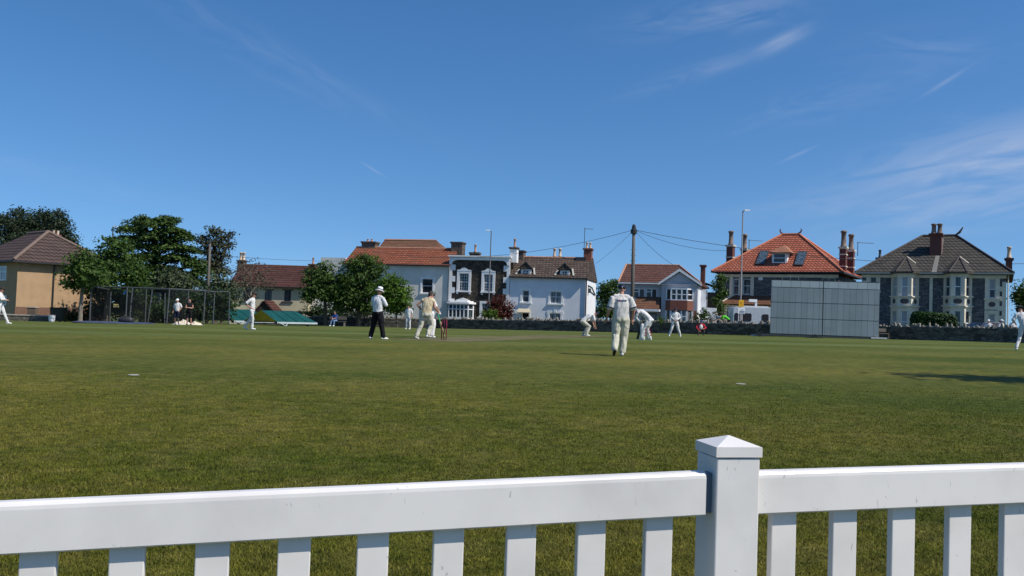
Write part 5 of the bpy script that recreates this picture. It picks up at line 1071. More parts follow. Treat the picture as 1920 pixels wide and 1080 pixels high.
# ------------------------------------------------------------------ wickets and bats
mar = plain('maroon stump', (.28,.025,.06), .5, nvar=.05)
def wicket(P, label):
    t_ = thing('wicket', label, 'wicket', P, math.atan2(pn.y, pn.x), 'wickets of the pitch')
    for k in (-1,0,1): MB().lathe((k*.095,0,0),[(.019,-.02),(.019,.68),(.012,.70),(.010,.711)],8).build('stump', mar, t_, smooth=True)
    for k in (-.5,.5): MB().tube([(k*.095-.05,0,.718),(k*.095-.02,0,.718),(k*.095+.02,0,.718),(k*.095+.05,0,.718)],[.006,.011,.011,.006],6).build('bail', mar, t_)
wicket((SPL.x, SPL.y, gz(SPL.x,SPL.y)), 'three maroon stumps standing beside the cream jumper bowler')
wicket((STR.x, STR.y, gz(STR.x,STR.y)), 'far maroon stumps behind the crouching batter')

# ------------------------------------------------------------------ vegetation
def quadcloud(name, mat, C_, N_, sz, parent=None, asp=1.0, origin=(0,0,0)):
    """one mesh of small leaf quads: centres C_, facing N_, half sizes sz"""
    n = len(C_); a = rng.normal(size=(n,3)); T_ = np.cross(N_, a); T_ /= np.linalg.norm(T_,axis=1)[:,None]+1e-9; B_ = np.cross(N_, T_); B_ /= np.linalg.norm(B_,axis=1)[:,None]+1e-9
    s = sz[:,None]; V = np.stack([C_-T_*s, C_-B_*s*.55*asp, C_+T_*s, C_+B_*s*.55*asp],1)-np.array(origin)
    me = bpy.data.meshes.new(name); me.vertices.add(n*4); me.vertices.foreach_set('co', V.ravel()); me.loops.add(n*4); me.loops.foreach_set('vertex_index', np.arange(n*4))
    me.polygons.add(n); me.polygons.foreach_set('loop_start', np.arange(n)*4); me.update(calc_edges=True); me.materials.append(mat)
    o_ = bpy.data.objects.new(name, me); C.objects.link(o_); o_.parent = parent; return o_
def lobes_to_leaves(lobes, dens, size, flat=1.0, clump=.28, fill=.55):
    Cs, Ns = [], []
    for c, rx, ry, rz in lobes:
        area = rx*rz; nc = max(8, int(area*dens*.55)); 
        d = rng.normal(size=(nc,3)); d /= np.linalg.norm(d,axis=1)[:,None]; rr = (rng.random(nc)**fill)[:,None]
        rr = np.clip(rr*(1+.16*rng.normal(size=(nc,1))), 0, 1.22)
        cc = np.array(c)+d*rr*np.array([rx,ry,rz]); k = 10
        pts = np.repeat(cc, k, 0)+rng.normal(size=(nc*k,3))*np.array([clump,clump,clump*.62*flat]); nn = np.repeat(d,k,0)*.6+rng.normal(size=(nc*k,3))*.55+np.array([0,0,.45])
        nn /= np.linalg.norm(nn,axis=1)[:,None]; Cs.append(pts); Ns.append(nn)
    Cs = np.concatenate(Cs); Ns = np.concatenate(Ns); return Cs, Ns, size*(.6+.8*rng.random(len(Cs)))
bark = plain('bark', (.10,.08,.06), .95, nscale=5, nvar=.35, bump=.4); palebark = plain('pale bark', (.20,.17,.13), .95, nscale=5, nvar=.3)
def pxlobes(L_, d, zs=1.0):
    out = []
    for px, py, rpx, rpy, dd in L_:
        c = at(px, py, d+dd); k = (d+dd)/F; out.append(((c.x,c.y,c.z), rpx*k, rpx*k*zs, rpy*k))
    return out
def tree(name, label, cat, trunk_px, d, L_, mat, dens=85, size=.17, tr=.22, tmat=None, group=None, clump=.28, fill=.55, limbs=True, stemmy=False, base=None, trunk=True):
    P = ground_at(trunk_px, d) if base is None else base; t_ = thing(name, label, cat, P, 0, group)
    lob = pxlobes(L_, d); Cs, Ns, sz = lobes_to_leaves(lob, dens, size, clump=clump, fill=fill)
    g = np.array([gz(0,0)]); keep = Cs[:,2] > P.z+.03; Cs, Ns, sz = Cs[keep], Ns[keep], sz[keep]
    quadcloud('crown' if trunk else 'foliage', mat, Cs, Ns, sz, t_, origin=tuple(P))
    if trunk:
        zt_ = max(l_[0][2] for l_ in lob)-P.z; cx = sum(l_[0][0]*l_[1] for l_ in lob)/sum(l_[1] for l_ in lob)-P.x
        mid = Vector((cx*.25, 0, zt_*.38)); top = Vector((cx*.8, 0, zt_*.85)); m = MB().tube([(0,0,-.2),(0,0,.2),tuple(mid),tuple(top)], [tr*1.35,tr,tr*.75,tr*.2], 8)
        for c, rx, ry, rz in lob:
            e = Vector(c)-P; s0 = mid.lerp(top, random.uniform(0,.5)); m.tube([s0, s0.lerp(e,.5)+Vector((0,0,.25)), e+Vector((0,0,rz*.3))], [tr*.45,tr*.28,tr*.08], 6)
            for _ in range(3):
                q_ = e+Vector((random.uniform(-1,1)*rx*.8, random.uniform(-1,1)*ry*.8, random.uniform(-.3,.9)*rz)); m.tube([s0.lerp(e,.6)+Vector((0,0,.1)), q_], [tr*.2,tr*.04], 5)
        m.build('trunk', tmat or bark, t_)
    return t_
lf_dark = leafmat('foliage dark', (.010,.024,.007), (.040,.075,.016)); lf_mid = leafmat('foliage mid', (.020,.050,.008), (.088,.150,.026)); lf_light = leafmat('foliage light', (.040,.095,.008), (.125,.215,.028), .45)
lf_pine = leafmat('foliage pine', (.010,.022,.010), (.042,.062,.026), .2); lf_cedar = leafmat('foliage cedar', (.018,.050,.010), (.100,.155,.034), .2); lf_brown = leafmat('foliage brown', (.020,.026,.012), (.075,.080,.036), .2)
lf_grey = leafmat('foliage grey green', (.040,.060,.028), (.120,.145,.075), .3); lf_red = leafmat('foliage maple', (.045,.010,.008), (.150,.040,.022), .35); lf_hedge = leafmat('foliage hedge', (.010,.034,.006), (.035,.085,.012), .2)
# far dark pine behind the tan house
tree('pine_tree','tall dark spreading pine behind the tan house at far left','tree',75,104,[(20,425,36,26,0),(60,418,40,24,1),(98,425,34,26,0),(80,452,52,22,0),(122,448,24,18,1),(28,452,50,18,0),(112,402,10,9,0),(88,402,16,9,0),(32,398,12,8,0),(140,462,10,9,0),(118,415,14,10,0),(0,412,14,12,0)],lf_pine,120,.15,.4,clump=.36,fill=.42)
# maples in front of the tan house
tree('maple_tree','small leafy tree with thin pale trunk at the corner of the tan house','tree',150,60,[(150,488,26,17,0),(135,510,20,16,0),(165,515,26,20,-.5),(150,530,30,17,0),(178,498,18,18,0),(188,520,14,14,0),(128,530,12,10,0),(160,470,12,8,0)],lf_mid,150,.12,.16,palebark,clump=.22)
tree('maple_tree','broad dark green tree right of the small pale trunked one','tree',197,66,[(215,470,32,22,0),(195,490,34,24,0),(238,495,34,26,0),(215,520,50,24,-1),(250,520,28,22,0),(180,520,26,20,1),(232,460,20,14,0),(262,510,18,22,0),(205,450,14,8,0)],lf_mid,120,.13,.2,clump=.25)
# cedar: stacked flat plates
def cedar():
    P = ground_at(290, 88); t_ = thing('cedar_tree', 'great cedar with flat layered branches, tallest tree on the left', 'tree', P)
    plates = [(287,418,42,5),(250,430,34,5),(322,432,38,5),(232,447,20,4),(285,445,48,6),(345,446,26,5),(255,462,36,6),(318,463,46,6),(350,467,24,5),(275,482,44,6),(335,484,44,7),(245,497,30,6),(300,502,44,6),(362,497,26,6),(375,510,24,6),(268,518,34,7),(330,517,48,7),(300,535,46,8),(360,530,36,8),(255,538,30,8),(310,410,26,4),(270,408,16,3),(312,556,40,10),(350,552,36,10)]
    Cs=[];Ns=[]; m = MB(); k = 88/F; top = at(291,408,88)-P
    m.tube([(0,0,-.2),(0,0,3),tuple(Vector((top.x*.6,0,top.z*.6))),tuple(top)],[.62,.5,.34,.08],10)
    for px,py,rx,rz in plates:
        for side in (-1.4,.0,1.6):
            c = at(px+random.uniform(-6,6), py+random.uniform(-2,2), 88+side*1.4); R_=rx*k*(1-.12*abs(side)); n_=int(R_*R_*215)
            a=rng.random(n_)*6.283; r_=np.sqrt(rng.random(n_)); wob=1+.22*np.sin(a*5+px)+.12*np.sin(a*9+py); x=r_*np.cos(a)*R_*wob; y=r_*np.sin(a)*R_*.55*wob
            z=(1-r_**2)*rz*k*.85 - r_**3*rz*k*.9 - rng.random(n_)**3*.22 + rng.normal(size=n_)*.10+.15*np.sin(a*3+py)*r_
            Cs.append(np.stack([c.x+x,c.y+y,c.z+z],1)); nn=np.stack([.35*np.cos(a)*r_,.35*np.sin(a)*r_,np.ones(n_)],1)+rng.normal(size=(n_,3))*.45; Ns.append(nn/np.linalg.norm(nn,axis=1)[:,None])
        e = at(px,py+3,88)-P; s0=Vector((top.x*min(1,e.z/top.z),0,max(2.0,e.z-1.0))); m.tube([s0,s0.lerp(e,.6)+Vector((0,0,.1)),e],[.16,.10,.03],6)
    Cs=np.concatenate(Cs);Ns=np.concatenate(Ns); quadcloud('crown', lf_cedar, Cs, Ns, .15*(.6+.8*rng.random(len(Cs))), t_, origin=tuple(P)); m.build('trunk', bark, t_)
cedar()
tree('conifer_tree','thin brownish conifer just right of the great cedar','tree',402,92,[(400,434,18,9,0),(382,447,16,7,0),(418,447,18,7,0),(400,458,30,8,0),(425,462,14,6,0),(385,472,24,8,0),(415,478,22,7,0),(395,492,30,10,0),(410,508,28,10,0),(432,438,6,4,0)],lf_brown,130,.14,.3,clump=.30,fill=.5)
for px,d,L_,mt,lab in ((330,80,[(322,520,32,20,0),(348,535,26,18,0),(305,545,26,18,0),(336,556,40,16,0)],lf_grey,'pale grey green bush below the cedar, left of the timber pole'),
                    (415,80,[(410,530,26,18,0),(430,545,24,22,0),(395,548,26,18,0),(418,566,30,16,0)],lf_grey,'pale grey green bush between timber pole and cottage'),
                    (270,72,[(262,550,40,16,0),(290,560,34,18,0),(248,575,40,18,0),(300,585,36,16,0)],lf_dark,'dark bush behind the nets under the left of the cedar')):
    tree('leafy_bush',lab,'bush',px,d,L_,mt,95,.14,.12,clump=.26)
tree('dead_tree','thin twiggy half bare tree standing against the cottage roof','tree',470,84,[(468,495,26,12,0),(452,510,20,12,0),(488,512,22,14,0),(470,528,34,14,0),(445,535,16,14,0),(498,530,14,12,0),(462,552,22,14,0)],leafmat('foliage sparse', (.05,.045,.028), (.13,.115,.07), .3),48,.10,.13,palebark,clump=.35,fill=.35)
tree('ash_tree','dense green tree left of the tallest one in the middle clump','tree',610,85,[(604,515,26,18,0),(585,530,22,18,0),(622,530,26,22,0),(598,548,34,20,0),(578,556,16,12,0),(632,555,28,20,0),(610,500,14,9,0),(585,512,12,8,0)],lf_mid,120,.14,.22,clump=.26)
tree('ash_tree','tallest dark green tree of the middle clump before the cream house','tree',672,85,[(685,488,26,15,0),(662,500,24,16,0),(705,508,26,18,0),(675,522,38,20,0),(650,535,26,20,0),(700,540,34,22,0),(668,555,44,20,0),(715,560,24,16,0),(645,570,30,16,0),(688,575,30,14,0)],lf_mid,125,.14,.28,clump=.26)
tree('lime_tree','round bright green tree with slender trunk beside the umpire','tree',744,80,[(738,530,24,16,0),(720,540,20,18,0),(752,548,20,18,0),(735,560,32,20,0),(758,570,14,14,0),(716,565,18,18,0),(740,578,22,12,0)],lf_light,140,.14,.085,clump=.22)
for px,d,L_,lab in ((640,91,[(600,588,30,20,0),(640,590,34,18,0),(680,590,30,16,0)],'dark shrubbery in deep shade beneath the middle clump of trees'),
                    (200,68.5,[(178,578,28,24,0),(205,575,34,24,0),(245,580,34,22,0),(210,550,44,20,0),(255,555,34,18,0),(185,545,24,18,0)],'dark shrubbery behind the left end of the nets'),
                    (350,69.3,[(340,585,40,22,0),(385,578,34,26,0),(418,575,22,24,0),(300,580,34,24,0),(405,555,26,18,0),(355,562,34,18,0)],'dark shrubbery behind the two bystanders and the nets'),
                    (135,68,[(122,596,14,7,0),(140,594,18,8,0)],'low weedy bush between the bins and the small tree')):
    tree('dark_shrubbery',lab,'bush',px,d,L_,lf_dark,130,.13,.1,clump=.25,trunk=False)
tree('maple_bush','deep red leaved bush in front of the dark stone house','bush',938,88.6,[(936,566,18,12,0),(925,578,16,12,0),(952,580,14,14,0),(938,590,24,12,0),(950,598,16,8,0)],lf_red,150,.12,.1,clump=.2)
tree('green_bush','small bright green bush beside the red leaved bush','bush',918,87.6,[(920,588,15,9,0),(912,595,14,8,0),(930,597,14,8,0)],lf_light,150,.11,.08,clump=.18,trunk=False)
tree('leafy_tree','rounded green tree filling the gap right of the white gable','tree',1145,106,[(1138,540,18,14,0),(1155,535,16,14,0),(1130,556,18,16,0),(1152,560,20,18,0),(1140,580,26,18,0),(1160,592,18,16,0),(1124,590,14,14,0)],lf_mid,120,.15,.2,clump=.26)
tree('climbing_plant','leafy climber on the left corner of the orange roofed house','plant',1352,86,[(1352,522,11,9,0),(1346,536,10,10,0),(1354,550,11,12,0),(1344,562,10,12,0),(1350,580,10,14,0)],lf_mid,150,.13,.12,clump=.2)
tree('leafy_tree','green tree cut by the right edge beyond the grey roofed house','tree',1935,80,[(1915,545,16,14,0),(1935,548,24,24,0),(1918,565,18,14,0),(1940,585,26,20,0),(1905,555,9,8,0)],lf_mid,120,.14,.2,clump=.24)
tree('small_shrub','round green shrub in the garden of the grey house','shrub',1245,74,[(1243,600,10,5,0)],lf_light,200,.09,.08,clump=.12,trunk=False)
tree('small_shrub','dark leafy shrub by the right corner of the grey house','shrub',1312,75,[(1312,594,12,8,0),(1322,588,8,9,0),(1304,600,9,6,0)],lf_mid,180,.10,.08,clump=.16,trunk=False)
tree('small_shrub','brownish shrub left of the figures behind the wall','shrub',1340,78,[(1332,600,12,7,0),(1348,590,9,8,0)],lf_brown,160,.10,.08,clump=.16,trunk=False)
# clipped hedge: box-shaped volume
def hedge():
    d = 67.3; A = ground_at(1709, d); B = ground_at(1791, d-1); t_ = thing('clipped_hedge', 'dark clipped hedge before the bay fronted house', 'hedge', (A+B)/2, math.atan2(B.y-A.y,B.x-A.x))
    Lh = (B-A).length/2; zt = at(1735, 586, d).z-A.z; n = 16000; p = rng.random((n,3))*2-1; ax = rng.integers(0,3,n); sg = np.sign(rng.random(n)-.4)
    for k in range(3): p[ax==k,k] = sg[ax==k]*(1-.08*rng.random((ax==k).sum()))
    p /= (np.sum(np.abs(p)**6,axis=1)**(1/6))[:,None]; h = zt*(1-.10*(p[:,0]+1)/2)
    Cs = np.stack([p[:,0]*Lh,p[:,1]*.8,(p[:,2]+1)/2*h],1)+rng.normal(size=(n,3))*.04; nn = p+rng.normal(size=(n,3))*.5; nn/=np.linalg.norm(nn,axis=1)[:,None]
    quadcloud('foliage', lf_hedge, Cs, nn, .10*(.6+.8*rng.random(n)), t_)
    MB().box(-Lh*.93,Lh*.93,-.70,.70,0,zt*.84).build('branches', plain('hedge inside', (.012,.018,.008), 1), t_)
hedge()
# shadow-casting tree standing outside the picture on the right
P = Vector((16.7, 12.2, gz(16.7,12.2))); t_ = thing('tall_tree','tall leafy tree on the near right boundary','tree', P)
lob = [((P.x,P.y,P.z+z),r,r,r*1.2) for z,r in ((9.6,.9),(8.2,1.25),(6.8,1.5),(5.4,1.6),(4.2,1.3))]+[((P.x,P.y,P.z+10.9),.35,.35,.8)]
Cs,Ns,sz = lobes_to_leaves(lob, 60, .16); quadcloud('crown', lf_mid, Cs[:9000] if False else Cs, Ns, sz, t_, origin=tuple(P)); MB().tube([(0,0,-.2),(0,0,4),(0,0,10.5)],[.25,.2,.04],8).build('trunk', bark, t_)

# ------------------------------------------------------------------ people
class Soft:
    """closed tapered shapes that are fused into one continuous skin by a voxel remesh"""
    def __init__(s): s.mb = MB()
    def limb(s, pts, rs, n=12):
        P = [Vector(p) for p in pts]; ring = []; prev = None
        t0 = (P[0]-P[1]).normalized(); t1 = (P[-1]-P[-2]).normalized()
        PP = [P[0]+t0*rs[0]*.85, P[0]+t0*rs[0]*.5]+P+[P[-1]+t1*rs[-1]*.5, P[-1]+t1*rs[-1]*.85]; RR = [rs[0]*.35, rs[0]*.82]+list(rs)+[rs[-1]*.82, rs[-1]*.35]
        s.mb.tube(PP, RR, n); return s
    def ell(s, c, r, R=None, n=12, m=8):
        c = Vector(c); R = R or Matrix.Identity(3); vs = []
        for i in range(1, m):
            a = math.pi*i/m; vs += [c+R@Vector((r[0]*math.sin(a)*math.cos(2*math.pi*k/n), r[1]*math.sin(a)*math.sin(2*math.pi*k/n), r[2]*math.cos(a))) for k in range(n)]
        vs += [c+R@Vector((0,0,r[2])), c+R@Vector((0,0,-r[2]))]; T_ = len(vs)-2
        fs = [(i*n+k, (i+1)*n+k, (i+1)*n+(k+1)%n, i*n+(k+1)%n) for i in range(m-2) for k in range(n)]+[(T_,k,(k+1)%n) for k in range(n)]+[(T_+1,(m-2)*n+(k+1)%n,(m-2)*n+k) for k in range(n)]
        s.mb.add(vs, fs); return s
    def torso(s, secs, n=18):     # (centre, half width, half depth, right vector, forward vector)
        vs = []
        for c, rx, ry, r_, f_ in secs:
            c = Vector(c); vs += [c+r_*(rx*math.copysign(abs(math.cos(2*math.pi*k/n))**.8, math.cos(2*math.pi*k/n)))+f_*(ry*math.sin(2*math.pi*k/n)) for k in range(n)]
        L_ = len(secs); fs = [(i*n+k, i*n+(k+1)%n, (i+1)*n+(k+1)%n, (i+1)*n+k) for i in range(L_-1) for k in range(n)]+[tuple(reversed(range(n))), tuple(range((L_-1)*n, L_*n))]
        s.mb.add(vs, fs); return s
    def build(s, name, mat, parent, voxel, smooth=3, fold=0):
        me = bpy.data.meshes.new('tmp'); me.from_pydata([tuple(v) for v in s.mb.v], [], s.mb.f); o = bpy.data.objects.new('tmp', me); C.objects.link(o)
        bm_ = o.modifiers.new('r', 'REMESH'); bm_.mode = 'VOXEL'; bm_.voxel_size = voxel; bm_.use_smooth_shade = True
        if smooth: q = o.modifiers.new('s', 'SMOOTH'); q.iterations = smooth; q.factor = .5
        dg = bpy.context.evaluated_depsgraph_get(); nm_ = bpy.data.meshes.new_from_object(o.evaluated_get(dg)); bpy.data.objects.remove(o); bpy.data.meshes.remove(me)
        if fold:
            n_ = len(nm_.vertices); co_ = np.empty(n_*3); nm_.vertices.foreach_get('co', co_); co_ = co_.reshape(-1,3); no_ = np.empty(n_*3); nm_.vertices.foreach_get('normal', no_); no_ = no_.reshape(-1,3)
            f1 = np.array([noise.noise(Vector((p[0]*7+3, p[1]*7, p[2]*4+p[0]*5))) for p in co_]); f2 = np.array([abs(noise.noise(Vector((p[0]*10, p[1]*10+7, p[2]*8-p[0]*9)))) for p in co_])
            co_ += no_*((f1*1.2-f2*1.5+.35)*fold)[:,None]; nm_.vertices.foreach_set('co', co_.ravel()); nm_.update()
        nm_.name = name; nm_.materials.clear(); nm_.materials.append(mat); ob = bpy.data.objects.new(name, nm_); C.objects.link(ob); ob.parent = parent; return ob
def cloth(name, col, var=.05, bump=.55, rough=.85): return plain(name, col, rough, .15, nscale=5, nvar=var, bump=bump, bscale=5, stretch=(1.6,1.6,.8))
skin = plain('skin', (.42,.22,.15), .55, .35, nvar=.06); hair_m = plain('dark hair', (.03,.02,.015), .7); navy = plain('navy cap', (.010,.013,.035), .7)
cwhite = cloth('cricket whites', (.62,.61,.59)); ccream = cloth('cream trousers', (.50,.48,.38)); cjump = cloth('cream jumper', (.56,.46,.29)); cblack = cloth('black cloth', (.010,.010,.012)); shoe_w = plain('white shoe', (.70,.70,.66), .6); shoe_b = plain('dark shoe', (.02,.02,.02), .6)
STD = dict(pel=(0,0,.95), waist=(0,0,1.08), chest=(0,.0,1.32), neck=(0,-.01,1.50), head=(0,.02,1.675), hd=(0,1,0),
           shL=(-.185,-.01,1.45), shR=(.185,-.01,1.45), elL=(-.25,-.04,1.17), elR=(.25,-.04,1.17), wrL=(-.27,.05,.92), wrR=(.27,.05,.92),
           hpL=(-.095,0,.92), hpR=(.095,0,.92), knL=(-.115,.02,.50), knR=(.115,.02,.50), anL=(-.13,-.02,.09), anR=(.13,-.02,.09), ftL=(-.03,1,0), ftR=(.03,1,0))
def person(label, px, d, face, pose={}, sc=1.0, shirt=None, sleeve='short', trousers=None, shoes=None, hat=None, hatm=None, bulk=1.0, vox=.014, leg=1.0, shorts=False, trim=None, group='cricketers and umpire on the field', P=None, shoesR=None, z=0, legm=None):
    J = {k: Vector(v) for k, v in {**STD, **pose}.items()}; shirt = shirt or cwhite; trousers = trousers or cwhite; shoes = shoes or shoe_w
    P = P or ground_at(px, d); t_ = thing('person', label, 'person', (P.x,P.y,P.z+z), rad(face), group); t_.scale = (sc,)*3
    hv = J['hd'].normalized(); up = (J['head']-J['neck']).normalized(); hr = hv.cross(up).normalized(); hv = up.cross(hr); HR = Matrix((hr,hv,up)).transposed()
    shv = (J['shR']-J['shL']).normalized(); hpv = (J['hpR']-J['hpL']).normalized()
    def secs(names, R_):
        out = []
        for i,(a,b,f,rx,ry) in enumerate(names):
            c = J[a].lerp(J[b], f); ax = (J[b]-J[a]).normalized(); r_ = hpv.lerp(shv, i/(len(names)-1)).normalized(); fw = ax.cross(r_).normalized()*-1; out.append((c, rx*R_, ry*R_, r_, fw))
        return out
    # body: one skin from head to feet
    B_ = Soft(); h = J['head']
    B_.ell(h+up*.015, (.076,.096,.105), HR).ell(h-up*.055+hv*.022, (.058,.070,.072), HR).ell(h+hv*.100-up*.012, (.014,.020,.024), HR).ell(h+hv*.085-up*.062, (.026,.016,.010), HR)
    for s_ in (-1,1): B_.ell(h+hr*s_*.078-up*.005, (.014,.020,.032), HR)
    B_.limb([J['neck']-up*.03, h-up*.05], [.060,.055])
    B_.torso(secs((('pel','waist',-.5,.155,.10),('pel','waist',.6,.145,.10),('waist','chest',.5,.155,.105),('chest','neck',0,.17,.105),('chest','neck',.60,.135,.080),('chest','neck',1.0,.05,.05)), .95))
    for S_ in 'LR':
        sh, el, wr = J['sh'+S_], J['el'+S_], J['wr'+S_]; B_.limb([sh, sh.lerp(el,.5), el, el.lerp(wr,.35), wr], [.042,.042,.041,.041,.028])
        dv = (wr-el).normalized(); hdv = J.get('hand'+S_, dv).normalized() if isinstance(J.get('hand'+S_), Vector) else dv
        side = hdv.cross(Vector((0,1,.1))).normalized() if abs(hdv.y) < .9 else Vector((1,0,0)); pal = hdv.cross(side).normalized(); sg = 1 if S_ == 'L' else -1
        fr_ = pal; pm = side*sg
        B_.limb([wr, wr+hdv*.045, wr+hdv*.085], [.024,.034,.033])
        for k, ln in enumerate((.062,.072,.070,.058)):
            b0 = wr+hdv*.085+fr_*(.030-.020*k); p1 = b0+hdv*ln*.55-pm*.006; p2 = p1+hdv*ln*.40-pm*ln*.35; B_.limb([b0,p1,p2],[.0115,.0105,.0095], 8)
        b0 = wr+hdv*.035+fr_*.030; B_.limb([b0, b0+fr_*.025+hdv*.03, b0+fr_*.028+hdv*.06-pm*.01],[.013,.012,.010], 8)
        hp, kn, an = J['hp'+S_], J['kn'+S_], J['an'+S_]; B_.limb([hp, hp.lerp(kn,.5), kn, kn.lerp(an,.35), an], [.083,.072,.052,.052,.036])
        fv = J['ft'+S_].normalized(); B_.limb([an-Vector((0,0,.03)), an+fv*.10-Vector((0,0,.045))],[.036,.03])
    body = B_.build('body', skin, t_, vox*.72)
    m = MB()
    for s_ in (-1,1):
        c = h+hr*s_*.030+hv*.088+up*.012; m.add([c+HR@Vector((x*.011,.002*(1-x*x-z_*z_),z_*.006)) for x,z_ in ((-1,0),(0,-1),(1,0),(0,1))]+[c+hv*.005], [(0,1,4),(1,2,4),(2,3,4),(3,0,4)])
    m.build('eyes', plain('eye dark', (.02,.015,.012), .2), body)
    # clothes
    R_ = bulk; sh_ = Soft()
    sh_.torso(secs((('pel','waist',-.10,.165,.118),('pel','waist',.5,.160,.120),('waist','chest',.5,.172,.125),('chest','neck',0,.190,.122),('chest','neck',.55,.178,.100),('chest','neck',.85,.095,.075),('chest','neck',1.14,.068,.068)), R_))
    for S_ in 'LR':
        sh, el, wr = J['sh'+S_], J['el'+S_], J['wr'+S_]
        if sleeve == 'short': sh_.limb([sh.lerp(J['chest'],.30), sh.lerp(el,.10), sh.lerp(el,.5), sh.lerp(el,.86)], [.066*R_,.070*R_,.071*R_,.076*R_])
        elif sleeve == 'none': sh_.limb([sh.lerp(J['chest'],.25), sh.lerp(el,.10)], [.064*R_,.062*R_])
        else: sh_.limb([sh.lerp(J['chest'],.30), sh.lerp(el,.12), sh.lerp(el,.5), el, el.lerp(wr,.5), el.lerp(wr,.94)], [.060*R_,.066*R_,.064*R_,.060,.054,.042])
    for S_ in 'LR': sh_.limb([J['neck']-(J['neck']-J['chest'])*.12, J['sh'+S_].lerp(J['neck'],.25)], [.062*R_,.060*R_])
    so_ = sh_.build('shirt', shirt, t_, vox, fold=.011)
    if trim is not None:
        for S_ in 'LR':
            sh, el = J['sh'+S_], J['el'+S_]; a_ = sh.lerp(el,.84); b_2 = sh.lerp(el,.93); MB().tube([a_,b_2],[.083*R_,.079*R_],14).build('sleeve_trim', trim, so_, smooth=True)
    tr_ = Soft(); w0_ = secs((('pel','waist',-.75,.150,.115),('pel','waist',-.35,.172,.125),('pel','waist',.15,.163,.117),('pel','waist',.75,.150,.108)), R_); tr_.torso(w0_)
    for S_ in 'LR':
        hp, kn, an = J['hp'+S_], J['kn'+S_], J['an'+S_]
        if shorts: tr_.limb([hp, hp.lerp(kn,.5), hp.lerp(kn,.9)], [.098*R_,.092*leg,.088*leg])
        else: tr_.limb([hp, hp.lerp(kn,.5), kn, kn.lerp(an,.5), kn.lerp(an,.97)], [.100*R_,.088*leg,.074*leg,.064*leg,.062*leg])
    tr_.build('shorts' if shorts else 'trousers', trousers, t_, vox, fold=.013)
    for S_ in 'LR':
        an = J['an'+S_]; fv = J['ft'+S_].normalized(); Z_ = Vector((0,0,1)); s2 = Soft(); c = an-Z_*.045
        s2.limb([c-fv*.045, c+fv*.05, c+fv*.13-Z_*.008, c+fv*.17-Z_*.014],[.042,.044,.036,.030]).limb([an-Z_*.02, an+Z_*.02],[.042,.042])
        s2.build('shoe', (shoesR if (S_=='R' and shoesR) else shoes), t_, vox*.8)
    # hair and hats
    if hat in (None, 'cap'):
        hh = Soft(); hh.ell(h+up*.028-hv*.014, (.083,.098,.103), HR)
        if hat is None: hh.ell(h-up*.02-hv*.045, (.074,.058,.07), HR)
        ob = hh.build('hair', hair_m, body, vox*.7) if hat is None else None
    if hat == 'cap':
        hh = Soft().ell(h+up*.045-hv*.006, (.096,.112,.090), HR); c = hh.build('cap', hatm or navy, body, vox*.6)
        MB().add([h+up*.045+HR@Vector(v) for v in ((-.07,.07,0),(.07,.07,0),(.055,.165,-.015),(0,.185,-.012),(-.055,.165,-.015),(-.07,.07,.012),(.07,.07,.012),(.055,.165,-.004),(0,.185,.0),(-.055,.165,-.004))],
            [(4,3,2,1,0),(5,6,7,8,9),(0,1,6,5),(1,2,7,6),(2,3,8,7),(3,4,9,8),(4,0,5,9)]).build('peak', hatm or navy, c)
    if hat == 'wide':
        m = MB(); n_ = 20; prof = [(.100,.02),(.175,-.012),(.180,-.020),(.176,-.028),(.098,.006)]
        top_ = [(.100,.02),(.097,.09),(.085,.125),(.03,.135)]
        for pf, nm_, mt in ((prof[::-1]+[prof[-1]], 'brim', hatm), (top_, 'crown', hatm)):
            m = MB(); vs=[]
            for r0_, z_ in pf: vs += [h+up*.045+HR@Vector((r0_*.92*math.cos(2*math.pi*k/n_), r0_*1.05*math.sin(2*math.pi*k/n_), z_)) for k in range(n_)]
            L_=len(pf); m.add(vs,[(i*n_+k,i*n_+(k+1)%n_,(i+1)*n_+(k+1)%n_,(i+1)*n_+k) for i in range(L_-1) for k in range(n_)]+([tuple(range((L_-1)*n_,L_*n_))] if nm_=='crown' else []))
            hb = m.build('hat_'+nm_, mt, body, smooth=True)
        m = MB(); vs=[]
        for r0_, z_ in ((.1035,.022),(.1035,.052)): vs += [h+up*.045+HR@Vector((r0_*.92*math.cos(2*math.pi*k/n_), r0_*1.05*math.sin(2*math.pi*k/n_), z_)) for k in range(n_)]
        m.add(vs,[(k,(k+1)%n_,n_+(k+1)%n_,n_+k) for k in range(n_)]).build('hat_band', navy, hb)
    if hat == 'helmet':
        Soft().ell(h+up*.035-hv*.004, (.105,.122,.112), HR).build('helmet', hatm or navy, body, vox*.6)
        m = MB()
        for z_ in (-.02,-.05,-.08): m.tube([h+HR@Vector((.095*math.sin(a),.02+.125*math.cos(a),z_)) for a in np.linspace(-1.3,1.3,8)], .004, 5)
        m.build('grille', metal, body)
    t_['J'] = 0; del t_['J']
    return t_, J, body, so_
def pads(t_, J, which='LR', mat=None, strapm=None):
    mat = mat or plain('pad white', (.68,.67,.63), .7, nvar=.05)
    for S_ in which:
        kn, an = J['kn'+S_], J['an'+S_]; ax = (an-kn).normalized(); f_ = J['ft'+S_].normalized()
        s_ = Soft(); s_.limb([kn-ax*.16+f_*.055, kn+f_*.065, kn.lerp(an,.6)+f_*.055, an+f_*.06-ax*.01],[.075,.088,.078,.078]); p = s_.build('leg_pad', mat, t_, .014)
        for fz in (.12,.38,.66): MB().tube([kn.lerp(an,fz)-f_*.07-ax*.018, kn.lerp(an,fz)-f_*.07+ax*.018],[.060,.060],12).build('strap', strapm or plain('strap dark', (.12,.12,.13)), p)
